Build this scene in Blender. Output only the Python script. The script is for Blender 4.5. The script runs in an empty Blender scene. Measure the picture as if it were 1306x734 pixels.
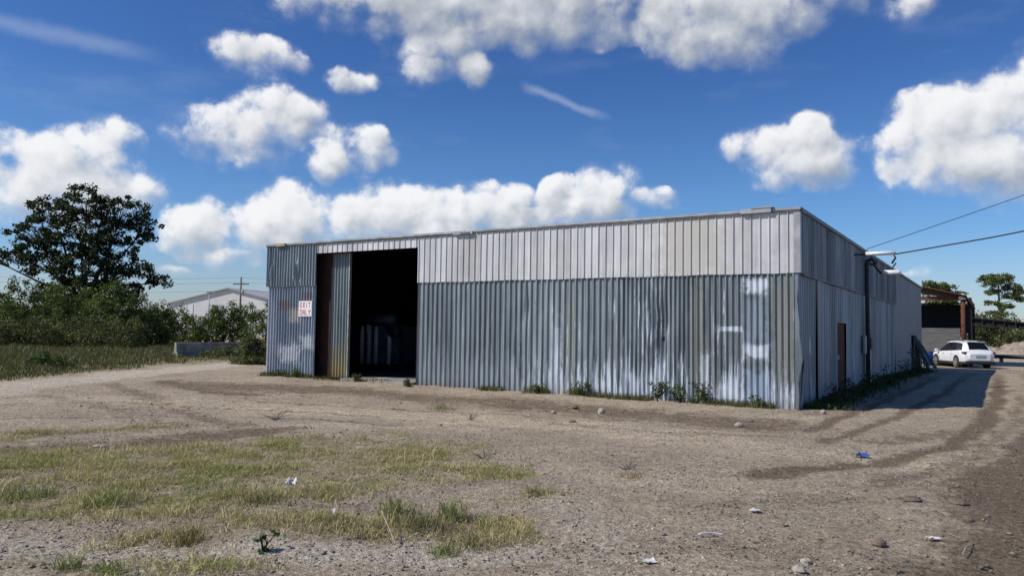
import bpy, math, random
import numpy as np
from math import radians as R
random.seed(7); rng = np.random.default_rng(7)
col = bpy.context.scene.collection
scn = bpy.context.scene

# ------------------------------------------------------------------ survey: camera and site axes
F, CX, CY, H = 975.0, 653.0, 367.0, 1.7
rho = math.atan(.0146); pit = math.atan(54*math.cos(rho)/F)
r0 = np.array([1, 0, 0.]); fw = np.array([0, math.cos(pit), math.sin(pit)]); u0 = np.array([0, -math.sin(pit), math.cos(pit)])
rt = r0*math.cos(rho)+u0*math.sin(rho); up = -r0*math.sin(rho)+u0*math.cos(rho)
CAM = np.array([0, 0, H])

def sstep(a, b, x):
    t = np.clip((x-a)/(b-a), 0, 1); return t*t*(3-2*t)
def ray(x, y):
    d = fw*F+rt*(x-CX)-up*(y-CY); return d/np.linalg.norm(d)
def macro(x, y):                                   # gentle fall of the yard towards the back right
    return -.26*sstep(30, 46, y)*sstep(10, 20, x)
def G(px, py):                                     # ground point surveyed from the photograph
    d = ray(px, py); z = 0.
    for _ in range(6):
        t = (z-H)/d[2]; q = CAM+d*t; z = float(macro(q[0], q[1]))
    return np.array([q[0], q[1], z])
def AT(px, py, dist):                              # point at a given depth (world Y)
    d = ray(px, py); return CAM+d*(dist/d[1])
RZ = R(-32.45)
C0 = np.array([6.536, 17.474, 0.])
BX = np.array([math.cos(RZ), math.sin(RZ), 0]); BY = np.array([-math.sin(RZ), math.cos(RZ), 0])
def FR(px, py, off=0):
    d = ray(px, py); t = ((C0+BY*off-CAM)@BY)/(d@BY); q = CAM+d*t-C0
    return float(q@BX), float(q[2])
def BW(x, y, z=0): return C0+BX*x+BY*y+np.array([0, 0, z])

# ------------------------------------------------------------------ numpy noise
def _h(i, j, s):
    n = (i.astype(np.int64)*374761393+j.astype(np.int64)*668265263+s*982451653) & 0xffffffff
    n = ((n ^ (n >> 13))*1274126177) & 0xffffffff
    return ((n ^ (n >> 16)) & 0xffff)/65535.
def vn(x, y, s=0):
    xi = np.floor(x); yi = np.floor(y); fx = x-xi; fy = y-yi
    fx = fx*fx*(3-2*fx); fy = fy*fy*(3-2*fy)
    a = _h(xi, yi, s); b = _h(xi+1, yi, s); c = _h(xi, yi+1, s); d = _h(xi+1, yi+1, s)
    return (a*(1-fx)+b*fx)*(1-fy)+(c*(1-fx)+d*fx)*fy
def fbm(x, y, o=4, s=0):
    x = np.asarray(x, float); y = np.asarray(y, float); v = 0; a = .5; t = 0
    for k in range(o):
        v = v+a*vn(x, y, s+k); t += a; a *= .5; x = x*2.03+17.1; y = y*2.03+5.7
    return v/t
def strokes(x, y, lst):
    m = np.zeros_like(x)
    n1_ = fbm(x*.9, y*.9, 3, 31)-.5; n2_ = fbm(x*.9, y*.9, 3, 41)-.5
    for pts, hw, st in lst:
        wa_ = min(1.1, hw*1.5); wx = x+n1_*wa_; wy = y+n2_*wa_
        q = [G(*p)[:2] for p in pts]
        d = np.full_like(x, 1e9)
        for a, b in zip(q[:-1], q[1:]):
            ab = b-a; t = np.clip(((wx-a[0])*ab[0]+(wy-a[1])*ab[1])/(ab@ab+1e-9), 0, 1)
            d = np.minimum(d, np.hypot(wx-a[0]-ab[0]*t, wy-a[1]-ab[1]*t))
        m = np.maximum(m, st*(1-sstep(.2, 1.4, d/hw)))
    return m

SOIL = [([(270, 490), (420, 497), (560, 507), (750, 522), (960, 540)], 1.5, .75),
        ([(-40, 574), (120, 567), (250, 559), (340, 548)], .55, .8),
        ([(140, 487), (185, 505), (235, 524), (300, 545)], .35, .6),
        ([(40, 500), (140, 520), (210, 537), (260, 552)], .3, .45),
        ([(215, 486), (260, 495), (330, 503)], .6, .8),
        ([(1345, 590), (1335, 650), (1330, 740)], 1.05, 1.0),
        ([(1266, 600), (1262, 640)], .45, .9),
        ([(1272, 470), (1274, 500), (1262, 535), (1215, 568), (1110, 592), (960, 606)], .26, .95), ([(1300, 470), (1322, 500), (1330, 540), (1300, 580), (1230, 612)], .26, .8),
        ([(1340, 546), (1210, 553), (1120, 561)], .4, .6),
        ([(1215, 474), (1170, 494), (1110, 518), (1030, 548)], .2, .85),
        ([(1245, 474), (1205, 500), (1150, 530), (1050, 562)], .2, .8),
        ([(1030, 524), (1100, 510), (1180, 480)], .9, .5),
        ([(700, 538), (860, 552), (1000, 556)], .22, .5),
        ([(600, 512), (760, 534), (900, 546)], .25, .5), ([(0, 516), (150, 512), (300, 520), (480, 531)], .14, .6), ([(0, 534), (170, 530), (330, 531), (520, 541)], .14, .55), ([(1300, 505), (1296, 540), (1240, 585), (1120, 620)], .22, .6), ([(200, 488), (330, 512), (520, 522), (700, 530)], .16, .5),
        ([(60, 630), (250, 640), (400, 640)], .9, .35), ([(380, 662), (500, 668), (600, 675)], .45, .6),
        ([(660, 710), (800, 690), (930, 700), (1010, 712)], .3, .35), ([(860, 650), (980, 640), (1180, 640)], .35, .3)]
LIGHT = [([(330, 518), (560, 532), (760, 546), (1000, 575), (1150, 590)], 1.1, .8),
         ([(-20, 512), (140, 508), (230, 515)], .9, .7), ([(250, 548), (420, 540), (620, 548)], .4, .7),
         ([(560, 590), (720, 600), (900, 620)], .8, .5), ([(1290, 505), (1310, 540), (1240, 580)], .5, .5)]
GREY = [([(320, 704), (480, 700), (640, 700)], .5, .9), ([(-30, 700), (90, 705), (210, 712)], .5, .8),
        ([(690, 640), (780, 680), (760, 720)], .5, .6), ([(1000, 560), (900, 590), (800, 620)], .7, .4)]
ROAD = [([(-140, 515), (0, 495), (90, 484), (175, 476), (255, 468), (315, 463), (360, 461)], 1.5, 1.0)]
GRS = [([(-60, 597), (150, 597), (350, 590), (520, 580)], 1.5, .9), ([(150, 620), (400, 610), (560, 600)], .9, .8), ([(-40, 640), (130, 640), (280, 632), (400, 620)], .8, .85),
       ([(430, 660), (520, 662), (600, 676)], .5, .95), ([(300, 572), (470, 564), (560, 572)], .9, .75),
       ([(420, 605), (600, 597)], .5, .55), ([(190, 690), (280, 684)], .35, .7), ([(-40, 560), (80, 548), (200, 545)], .5, .5),
       ([(350, 655), (440, 664)], .45, .75), ([(60, 730), (180, 722), (320, 716)], .3, .5), ([(640, 640), (690, 630)], .3, .3)]

def field_mask(x, y):                              # green meadow left of the gravel track
    e = -14.9+(fbm(x*.5, y*.5, 3, 5)-.5)*1.2+np.where(y > 33.5, (y-33.5)*.95, 0)
    return sstep(e+.3, e-.6, x)*sstep(16, 20, y)
def gz(x, y):
    x = np.asarray(x, float); y = np.asarray(y, float)
    d = np.hypot(x, y-8)
    near = sstep(60, 20, d)
    z = macro(x, y)+near*((fbm(x*.55, y*.55, 3, 1)-.5)*.10+(fbm(x*2.6, y*2.6, 3, 2)-.5)*.06+(fbm(x*6.5, y*6.5, 2, 3)-.5)*.035)
    z = z+field_mask(x, y)*(fbm(x*.35, y*.35, 3, 9)-.35)*.25
    return z
def gzs(x, y): return float(gz(np.array([x]), np.array([y]))[0])

# ------------------------------------------------------------------ mesh helpers
def link(o, parent=None):
    col.objects.link(o)
    if parent is not None: o.parent = parent
    return o
def tag(o, label=None, cat=None, group=None, kind=None):
    if label: o['label'] = label
    if cat: o['category'] = cat
    if group: o['group'] = group
    if kind: o['kind'] = kind
    return o
def empty(name, loc, rz=0, label=None, cat=None, group=None):
    o = bpy.data.objects.new(name, None); o.location = loc; o.rotation_euler = (0, 0, rz); o.empty_display_size = .3
    link(o); return tag(o, label, cat, group)
class MB:
    def __init__(s): s.v = []; s.f = []
    def add(s, vs, fs):
        n = len(s.v); s.v += [tuple(float(c) for c in q) for q in vs]; s.f += [tuple(i+n for i in f) for f in fs]; return s
    def box(s, x0, x1, y0, y1, z0, z1):
        return s.add([(x0, y0, z0), (x1, y0, z0), (x1, y1, z0), (x0, y1, z0), (x0, y0, z1), (x1, y0, z1), (x1, y1, z1), (x0, y1, z1)],
                     [(3, 2, 1, 0), (4, 5, 6, 7), (0, 1, 5, 4), (1, 2, 6, 5), (2, 3, 7, 6), (3, 0, 4, 7)])
    def tube(s, pts, rad, n=8, cap=True):
        pts = [np.array(p, float) for p in pts]
        if not hasattr(rad, '__len__'): rad = [rad]*len(pts)
        rings = []; a = None
        for i, p in enumerate(pts):
            t = pts[min(i+1, len(pts)-1)]-pts[max(i-1, 0)]; t = t/(np.linalg.norm(t)+1e-9)
            if a is None:
                a = np.cross(t, [0, 0, 1.]) if abs(t[2]) < .9 else np.cross(t, [1., 0, 0])
            a = a-t*(a@t); a = a/(np.linalg.norm(a)+1e-9); b = np.cross(t, a)
            rings.append([p+rad[i]*(a*math.cos(2*math.pi*k/n)+b*math.sin(2*math.pi*k/n)) for k in range(n)])
        vs = [q for r in rings for q in r]; fs = []
        for i in range(len(pts)-1):
            for k in range(n):
                k2 = (k+1) % n; fs.append((i*n+k, i*n+k2, (i+1)*n+k2, (i+1)*n+k))
        if cap: fs += [tuple(range(n-1, -1, -1)), tuple((len(pts)-1)*n+k for k in range(n))]
        return s.add(vs, fs)
    def lathe(s, prof, c=(0, 0, 0), n=20, axis='z'):
        vs = []
        for r, z in prof:
            for k in range(n):
                a = 2*math.pi*k/n; x, y = r*math.cos(a), r*math.sin(a)
                vs.append((c[0]+x, c[1]+y, c[2]+z) if axis == 'z' else (c[0]+x, c[1]+z, c[2]+y))
        fs = [(i*n+k, i*n+(k+1) % n, (i+1)*n+(k+1) % n, (i+1)*n+k) for i in range(len(prof)-1) for k in range(n)]
        return s.add(vs, fs)
    def prism(s, poly, y0, y1):                   # polygon in xz extruded along y
        n = len(poly)
        return s.add([(x, y0, z) for x, z in poly]+[(x, y1, z) for x, z in poly],
                     [tuple(range(n)), tuple(range(2*n-1, n-1, -1))]+[(i, i+n, (i+1) % n+n, (i+1) % n) for i in range(n)])
    def build(s, name, m, parent=None, smooth=False, bevel=0):
        me = bpy.data.meshes.new(name); me.from_pydata(s.v, [], s.f); me.materials.append(m)
        if smooth: me.polygons.foreach_set('use_smooth', [True]*len(me.polygons))
        me.update(); o = bpy.data.objects.new(name, me); link(o, parent)
        if bevel:
            b = o.modifiers.new('b', 'BEVEL'); b.width = bevel; b.segments = 2; b.limit_method = 'ANGLE'
        return o
def np_mesh(name, V, faces, m, parent=None, colr=None):
    """V (n,3); faces list of (m,k) arrays; colr (n,3) point colours"""
    me = bpy.data.meshes.new(name); me.vertices.add(len(V)); me.vertices.foreach_set('co', np.ascontiguousarray(V, np.float32).ravel())
    flat = np.concatenate([f.ravel() for f in faces]).astype(np.int32)
    sizes = np.concatenate([np.full(len(f), f.shape[1]) for f in faces]).astype(np.int32)
    starts = np.concatenate([[0], np.cumsum(sizes)[:-1]]).astype(np.int32)
    me.loops.add(len(flat)); me.loops.foreach_set('vertex_index', flat)
    me.polygons.add(len(sizes)); me.polygons.foreach_set('loop_start', starts)
    try: me.polygons.foreach_set('loop_total', sizes)
    except Exception: pass
    me.update(calc_edges=True)
    if colr is not None:
        c4 = np.ones((len(V), 4), np.float32); c4[:, :colr.shape[1]] = colr
        a = me.color_attributes.new('col', 'FLOAT_COLOR', 'POINT'); a.data.foreach_set('color', c4.ravel())
    me.materials.append(m); o = bpy.data.objects.new(name, me); return link(o, parent)
def copy_tree(o, parent=None):
    c = o.copy(); col.objects.link(c); c.parent = parent
    for ch in [q for q in bpy.data.objects if q.parent == o]: copy_tree(ch, c)
    return c

# ------------------------------------------------------------------ node helpers
class NB:
    def __init__(s, nt): s.nt = nt; nt.nodes.clear()
    def n(s, typ, **kw):
        o = s.nt.nodes.new(typ)
        for k, v in kw.items(): setattr(o, k, v)
        return o
    def put(s, sock, v):
        if isinstance(v, bpy.types.NodeSocket): s.nt.links.new(v, sock)
        elif v is not None:
            if sock.type == 'RGBA' and len(v) == 3: v = (*v, 1)
            sock.default_value = v
    def m(s, op, a, b=None, c=None, clamp=False):
        o = s.n('ShaderNodeMath', operation=op, use_clamp=clamp)
        for i, v in enumerate((a, b, c)): s.put(o.inputs[i], v)
        return o.outputs[0]
    def v(s, op, a, b=None, c=None):
        o = s.n('ShaderNodeVectorMath', operation=op)
        for i, q in enumerate((a, b, c)):
            if q is not None: s.put(o.inputs[i], q)
        return o.outputs[1] if op in ('DOT_PRODUCT', 'LENGTH', 'DISTANCE') else o.outputs[0]
    def mix(s, f, a, b, mode='MIX'):
        o = s.n('ShaderNodeMix', data_type='RGBA', blend_type=mode); s.put(o.inputs[0], f); s.put(o.inputs[6], a); s.put(o.inputs[7], b); return o.outputs[2]
    def ss(s, a, b, x):
        o = s.n('ShaderNodeMapRange', interpolation_type='SMOOTHSTEP'); s.put(o.inputs[0], x); s.put(o.inputs[1], a); s.put(o.inputs[2], b); return o.outputs[0]
    def noise(s, vec, scale, det=4, rough=.55, dist=0, col=False):
        o = s.n('ShaderNodeTexNoise'); s.put(o.inputs['Vector'], vec); s.put(o.inputs['Scale'], scale); s.put(o.inputs['Detail'], det)
        s.put(o.inputs['Roughness'], rough); s.put(o.inputs['Distortion'], dist); return o.outputs['Color' if col else 'Fac']
    def coord(s, k='Object'): return s.n('ShaderNodeTexCoord').outputs[k]
    def xyz(s, v):
        o = s.n('ShaderNodeSeparateXYZ'); s.put(o.inputs[0], v); return o.outputs
    def comb(s, x, y, z):
        o = s.n('ShaderNodeCombineXYZ')
        for i, q in enumerate((x, y, z)): s.put(o.inputs[i], q)
        return o.outputs[0]
    def white(s, w):
        o = s.n('ShaderNodeTexWhiteNoise', noise_dimensions='1D'); s.put(o.inputs['W'], w); return o.outputs['Value']
    def bump(s, h, st=.3, d=.01):
        o = s.n('ShaderNodeBump'); s.put(o.inputs['Height'], h); o.inputs['Strength'].default_value = st; o.inputs['Distance'].default_value = d; return o.outputs[0]
    def bsdf(s, base, rough=.6, metal=0., nrm=None, spec=.5, **kw):
        p = s.n('ShaderNodeBsdfPrincipled'); s.put(p.inputs['Base Color'], base); s.put(p.inputs['Roughness'], rough); s.put(p.inputs['Metallic'], metal)
        p.inputs['Specular IOR Level'].default_value = spec
        if nrm is not None: s.put(p.inputs['Normal'], nrm)
        for k, q in kw.items(): s.put(p.inputs[k.replace('_', ' ')], q)
        o = s.n('ShaderNodeOutputMaterial'); s.nt.links.new(p.outputs[0], o.inputs[0]); return p
def material(name):
    m = bpy.data.materials.new(name); m.use_nodes = True; return m, NB(m.node_tree)
def plain(name, c1, c2=None, rough=.6, metal=0., scale=6, spec=.4, bump=.0, **kw):
    m, b = material(name); c2 = c2 or tuple(q*.7 for q in c1); o = b.coord()
    nz = b.noise(o, scale, 5, .6)
    f = b.ss(.35, .7, nz)
    b.bsdf(b.mix(f, c1, c2), rough, metal, b.bump(b.noise(o, scale*8, 3), bump, .01) if bump else None, spec, **kw); return m

def patch(b, h, z, wob, h0, h1, z0, z1, soft=.5):
    dx = b.m('DIVIDE', b.m('ABSOLUTE', b.m('SUBTRACT', h, (h0+h1)/2)), abs(h1-h0)/2)
    dz = b.m('DIVIDE', b.m('ABSOLUTE', b.m('SUBTRACT', z, (z0+z1)/2)), abs(z1-z0)/2)
    d = b.m('ADD', b.m('MAXIMUM', dx, dz), wob)
    return b.m('SUBTRACT', 1., b.ss(1-soft, 1+soft*.4, d))

def sheet_metal(name, axis, A, B, white=0., whitecol=(.62, .66, .72), tint=.22, sheetw=.9, metal=.35, rough=.5, patches=(), yellow=0., wz=(0., 1.8), wth=.62, rust=.25, off=0., whx=None):
    """weathered galvanised sheet: streaks run down, each sheet has its own tone"""
    m, b = material(name); o = b.coord(); X = b.xyz(o); h = X[axis]; z = X[2]
    st = b.noise(b.comb(b.m('MULTIPLY', h, 9.), 0., b.m('MULTIPLY', z, .35)), 1., 4, .6)
    fine = b.noise(b.comb(b.m('MULTIPLY', h, 30.), 3., b.m('MULTIPLY', z, 1.2)), 1., 3, .6)
    blot = b.noise(o, 1.1, 6, .62)
    sid = b.white(b.m('FLOOR', b.m('ADD', b.m('DIVIDE', h, sheetw), off)))
    c = b.mix(b.ss(.32, .68, st), A, B)
    k = b.m('ADD', b.m('MULTIPLY', b.m('SUBTRACT', sid, .5), tint*2), b.m('MULTIPLY_ADD', b.m('SUBTRACT', fine, .5), .5, 1.))
    k = b.m('ADD', k, b.m('MULTIPLY', b.m('SUBTRACT', blot, .5), .5))
    c = b.mix(1., c, b.comb(k, k, k), 'MULTIPLY')
    # thin brown bleed
    rr = b.noise(b.comb(b.m('MULTIPLY', h, 5.), 7., b.m('MULTIPLY', z, .6)), 1., 5, .65)
    c = b.mix(b.m('MULTIPLY', b.ss(.58, .8, rr), rust), c, (.16, .11, .07))
    if yellow:
        g = b.m('MULTIPLY', b.ss(2.1, .3, b.m('ADD', z, b.m('MULTIPLY', st, .8))), yellow); c = b.mix(g, c, (.36, .27, .10))
    if white:
        g = b.m('SUBTRACT', 1., b.ss(wz[0], wz[1], z))
        w = b.noise(b.comb(b.m('MULTIPLY', h, 11.), 11., b.m('MULTIPLY', z, .75)), 1., 8, .68)
        big = b.noise(b.comb(b.m('MULTIPLY', h, .7), 2., 0.), 1., 2)
        ww = b.ss(wth, wth+.09, b.m('ADD', b.m('ADD', w, b.m('MULTIPLY', g, .15)), b.m('MULTIPLY', b.m('SUBTRACT', big, .5), .42)))
        if whx: ww = b.m('MULTIPLY', ww, b.m('MULTIPLY_ADD', b.ss(whx[0], whx[1], h), .8, .2))
        c = b.mix(b.m('MULTIPLY', ww, white), c, whitecol)
    wob = b.m('MULTIPLY', b.m('SUBTRACT', b.noise(o, 4., 7, .7), .5), 2.6)
    for (h0, h1, z0, z1, pc, ps) in patches:
        c = b.mix(b.m('MULTIPLY', patch(b, h, z, wob, h0, h1, z0, z1), ps), c, pc)
    # grime at the foot
    c = b.mix(b.m('MULTIPLY', b.ss(.45, 0., b.m('ADD', z, b.m('MULTIPLY', blot, .3))), .5), c, (.15, .105, .072))
    rg = b.m('MULTIPLY_ADD', blot, .25, rough-.12)
    b.bsdf(c, rg, metal, b.bump(b.noise(o, 9., 4), .12, .02), .4); return m

# ------------------------------------------------------------------ materials
def px_patch(x0, y0, x1, y1, c, s=1.):
    a = FR(x0, y0); d = FR(x1, y1); return (a[0], d[0], d[1], a[1], c, s)
WH = (.66, .70, .76)
M = {}
M['front_low'] = sheet_metal('front_low', 0, (.135, .160, .172), (.285, .325, .340), white=.95, tint=.16, wth=.575, whx=(-8.5, -5.5), patches=[
    px_patch(948, 354, 981, 376, WH, .95), px_patch(948, 438, 981, 458, WH, .9), px_patch(917, 415, 950, 423, WH, .85), px_patch(921, 488, 946, 516, WH, .95),
    px_patch(948, 376, 981, 440, (.29, .36, .44), .5), px_patch(986, 350, 1016, 498, (.25, .25, .225), .75), px_patch(950, 470, 984, 516, (.40, .49, .62), .6),
    px_patch(880, 355, 900, 505, (.30, .30, .24), .5), px_patch(720, 370, 735, 495, (.30, .31, .24), .4), px_patch(704, 410, 716, 500, WH, .4), px_patch(892, 450, 906, 512, WH, .5), px_patch(757, 455, 763, 500, WH, .5), px_patch(836, 402, 848, 440, (.07, .075, .08), .5)])  # last dark patch paints the dent's shade into the colour
M['left_low'] = sheet_metal('left_low', 0, (.17, .21, .25), (.31, .365, .42), white=.5, tint=.12, patches=[
    px_patch(369, 393, 386, 412, (.50, .47, .44), .9), px_patch(383, 426, 402, 447, (.60, .61, .63), .95), px_patch(356, 438, 384, 464, (.58, .59, .62), .9),
    px_patch(355, 382, 372, 396, (.22, .125, .095), .55), px_patch(386, 371, 401, 382, (.24, .125, .095), .55), px_patch(342, 366, 350, 470, (.42, .42, .50), .6)], rust=.5)
M['left_up'] = sheet_metal('left_up', 0, (.15, .18, .20), (.27, .315, .34), tint=.08, sheetw=1.3)
M['door_metal'] = sheet_metal('door_metal', 0, (.15, .19, .20), (.27, .32, .33), yellow=.85, tint=.05)
ga = FR(838, 320)[0]; gb = FR(932, 320)[0]; wa = FR(596, 320)[0]; wb = FR(612, 320)[0]
M['fascia'] = sheet_metal('fascia', 0, (.475, .475, .475), (.60, .60, .60), tint=.13, sheetw=.42, metal=.12, rough=.45, rust=.10,
    patches=[(ga, gb, 3.0, 4.9, (.48, .46, .405), .8), (wa, wb, 3., 4.9, (.40, .38, .36), .7), (-.95, -.45, 3., 4.9, (.66, .67, .69), .4)])
M['side_low'] = sheet_metal('side_low', 1, (.14, .17, .20), (.25, .295, .335), white=.55, tint=.28, wth=.64, sheetw=1.0, metal=.25, rust=.35,
    patches=[(3.6, 3.75, .2, 1.3, (.08, .09, .11), .7), (11.2, 12.5, 0., 1.1, (.34, .27, .15), .6), (7.6, 8.1, .4, 1.6, (.42, .46, .52), .6), (1.2, 1.5, 1.2, 1.6, WH, .5)])
M['side_up'] = sheet_metal('side_up', 1, (.16, .18, .195), (.29, .325, .345), tint=.3, sheetw=.8, metal=.25, rust=.2, patches=[(7.0, 8.0, 3., 4.9, (.45, .48, .50), .6)])
M['side_far'] = sheet_metal('side_far', 1, (.22, .235, .25), (.27, .285, .295), tint=.06, metal=.2, rust=.1)
M['side_strip'] = sheet_metal('side_strip', 1, (.22, .23, .235), (.28, .29, .29), tint=.04, metal=.2, rust=.15)
M['flash'] = plain('flash', (.30, .30, .30), (.46, .46, .46), .45, .4, 3)
M['flash_dark'] = plain('flash_dark', (.10, .10, .105), (.2, .2, .2), .55, .2, 3)
M['roofm'] = plain('roofm', (.35, .36, .37), (.25, .2, .16), .5, .4, 1)
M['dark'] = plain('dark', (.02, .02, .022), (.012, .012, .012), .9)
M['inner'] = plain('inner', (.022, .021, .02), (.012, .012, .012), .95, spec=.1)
M['concrete'] = plain('concrete', (.33, .31, .28), (.2, .185, .165), .9, 0, 3, .2, .4)
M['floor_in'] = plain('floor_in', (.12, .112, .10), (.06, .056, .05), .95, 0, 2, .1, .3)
M['rust'] = plain('rust', (.14, .055, .035), (.075, .032, .024), .85, 0, 5, .2, .4)
M['rust_dk'] = plain('rust_dk', (.045, .02, .016), (.022, .014, .013), .85, 0, 5, .2, .3)
M['rust_lt'] = plain('rust_lt', (.25, .12, .08), (.12, .06, .045), .8, 0, 4, .2, .4)
M['sign_white'] = plain('sign_white', (.80, .79, .77), (.70, .69, .68), .5, 0, 4)
M['sign_red'] = plain('sign_red', (.42, .03, .05), (.5, .05, .06), .5, 0, 4)
M['navy'] = plain('navy', (.12, .16, .24), (.07, .09, .14), .5, .2, 3, .4, .2)
M['steel'] = plain('steel', (.80, .83, .86), (.66, .70, .74), .5, .1, 4)
M['label_paper'] = plain('label_paper', (.75, .75, .74), (.55, .55, .55), .6)
M['white_enamel'] = plain('white_enamel', (.80, .81, .82), (.66, .66, .66), .35, 0, 5)
M['grey_pvc'] = plain('grey_pvc', (.42, .44, .46), (.34, .36, .37), .5, 0, 3)
M['black_cable'] = plain('black_cable', (.025, .026, .03), (.04, .04, .045), .6)
M['conduit'] = plain('conduit', (.03, .035, .045), (.06, .065, .075), .6, .3)
M['green_sheet'] = plain('green_sheet', (.045, .085, .075), (.025, .045, .045), .6, 0, 3, .3, .3)
M['green_sheet2'] = plain('green_sheet2', (.07, .115, .085), (.12, .13, .10), .6, 0, 3, .3, .3)
M['blue_barrel'] = plain('blue_barrel', (.02, .05, .25), (.015, .035, .16), .4)
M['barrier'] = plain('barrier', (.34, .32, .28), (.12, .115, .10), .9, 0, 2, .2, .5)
M['wood_grey'] = plain('wood_grey', (.20, .17, .14), (.13, .11, .09), .85, 0, 4, .2, .3)
M['bwhite'] = plain('bwhite', (.68, .675, .67), (.56, .56, .565), .6, 0, .3)
M['broof'] = plain('broof', (.42, .42, .44), (.35, .35, .37), .6, 0, .3)
M['siding'] = None
M['bark'] = plain('bark', (.075, .058, .045), (.04, .032, .026), .95, 0, 3, .1, .8)
M['pine_bark'] = plain('pine_bark', (.26, .19, .14), (.15, .11, .09), .95, 0, 3, .1, .8)
M['rubble'] = plain('rubble', (.38, .31, .25), (.22, .17, .14), .95, 0, 1.6, .1, .8)
M['stone_lt'] = plain('stone_lt', (.40, .365, .315), (.29, .265, .23), .9, 0, 20, .2, .4)
M['stone_br'] = plain('stone_br', (.20, .155, .115), (.14, .11, .085), .9, 0, 20, .2, .4)
M['paper'] = plain('paper', (.66, .65, .63), (.45, .44, .42), .7, 0, 10)
M['blue_scrap'] = plain('blue_scrap', (.05, .12, .45), (.04, .09, .33), .5, 0, 10)
M['twig'] = plain('twig', (.42, .36, .27), (.28, .23, .17), .9, 0, 12)
M['carpaint'] = plain('carpaint', (.78, .80, .82), (.74, .76, .78), .25, 0, 1, .5, Coat_Weight=.6, Coat_Roughness=.05)
M['glass'] = plain('glass', (.006, .007, .009), (.010, .012, .014), .08, 0, 1, .3)
M['blackpl'] = plain('blackpl', (.018, .018, .02), (.03, .03, .03), .6)
M['tyre'] = plain('tyre', (.02, .02, .02), (.05, .047, .042), .85)
M['alloy'] = plain('alloy', (.55, .56, .58), (.45, .46, .48), .3, .6)
M['taillight'] = plain('taillight', (.14, .012, .015), (.08, .01, .012), .15, 0, 1, .6)
M['plate'] = plain('plate', (.30, .36, .42), (.45, .48, .5), .4, 0, 12)

def siding():
    m, b = material('siding'); o = b.coord(); z = b.xyz(o)[2]
    w = b.m('FRACT', b.m('DIVIDE', z, .22)); n = b.noise(b.comb(b.xyz(o)[0], 0., b.m('MULTIPLY', z, 9.)), 1.2, 4)
    c = b.mix(b.ss(.3, .7, n), (.085, .085, .088), (.14, .135, .135)); c = b.mix(b.ss(.14, .02, w), c, (.06, .06, .06))
    b.bsdf(c, .85); return m
M['siding'] = siding()

def leaf_mat(name, tr=.3):
    m, b = material(name); a = b.n('ShaderNodeAttribute', attribute_name='col').outputs['Color']
    d = b.n('ShaderNodeBsdfDiffuse'); b.put(d.inputs[0], a); t = b.n('ShaderNodeBsdfTranslucent'); b.put(t.inputs[0], b.mix(1., a, (1.0, 1.05, .6), 'MULTIPLY'))
    g = b.n('ShaderNodeBsdfGlossy'); g.inputs['Roughness'].default_value = .45; g.inputs['Color'].default_value = (.6, .65, .7, 1)
    x = b.n('ShaderNodeMixShader'); x.inputs[0].default_value = tr; b.put(x.inputs[1], d.outputs[0]); b.put(x.inputs[2], t.outputs[0])
    y = b.n('ShaderNodeMixShader'); y.inputs[0].default_value = .025; b.put(y.inputs[1], x.outputs[0]); b.put(y.inputs[2], g.outputs[0])
    o = b.n('ShaderNodeOutputMaterial'); b.put(o.inputs[0], y.outputs[0]); return m
M['leaf'] = leaf_mat('leaf'); M['blade'] = leaf_mat('blade', .25)
def col_mat(name, rough=.9):
    m, b = material(name); a = b.n('ShaderNodeAttribute', attribute_name='col').outputs['Color']; n = b.noise(b.coord(), 40., 3)
    b.bsdf(b.mix(1., a, b.mix(n, (.7, .7, .7), (1.25, 1.25, 1.25)), 'MULTIPLY'), rough, 0, None, .15); return m
M['pebble'] = col_mat('pebble')

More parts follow.
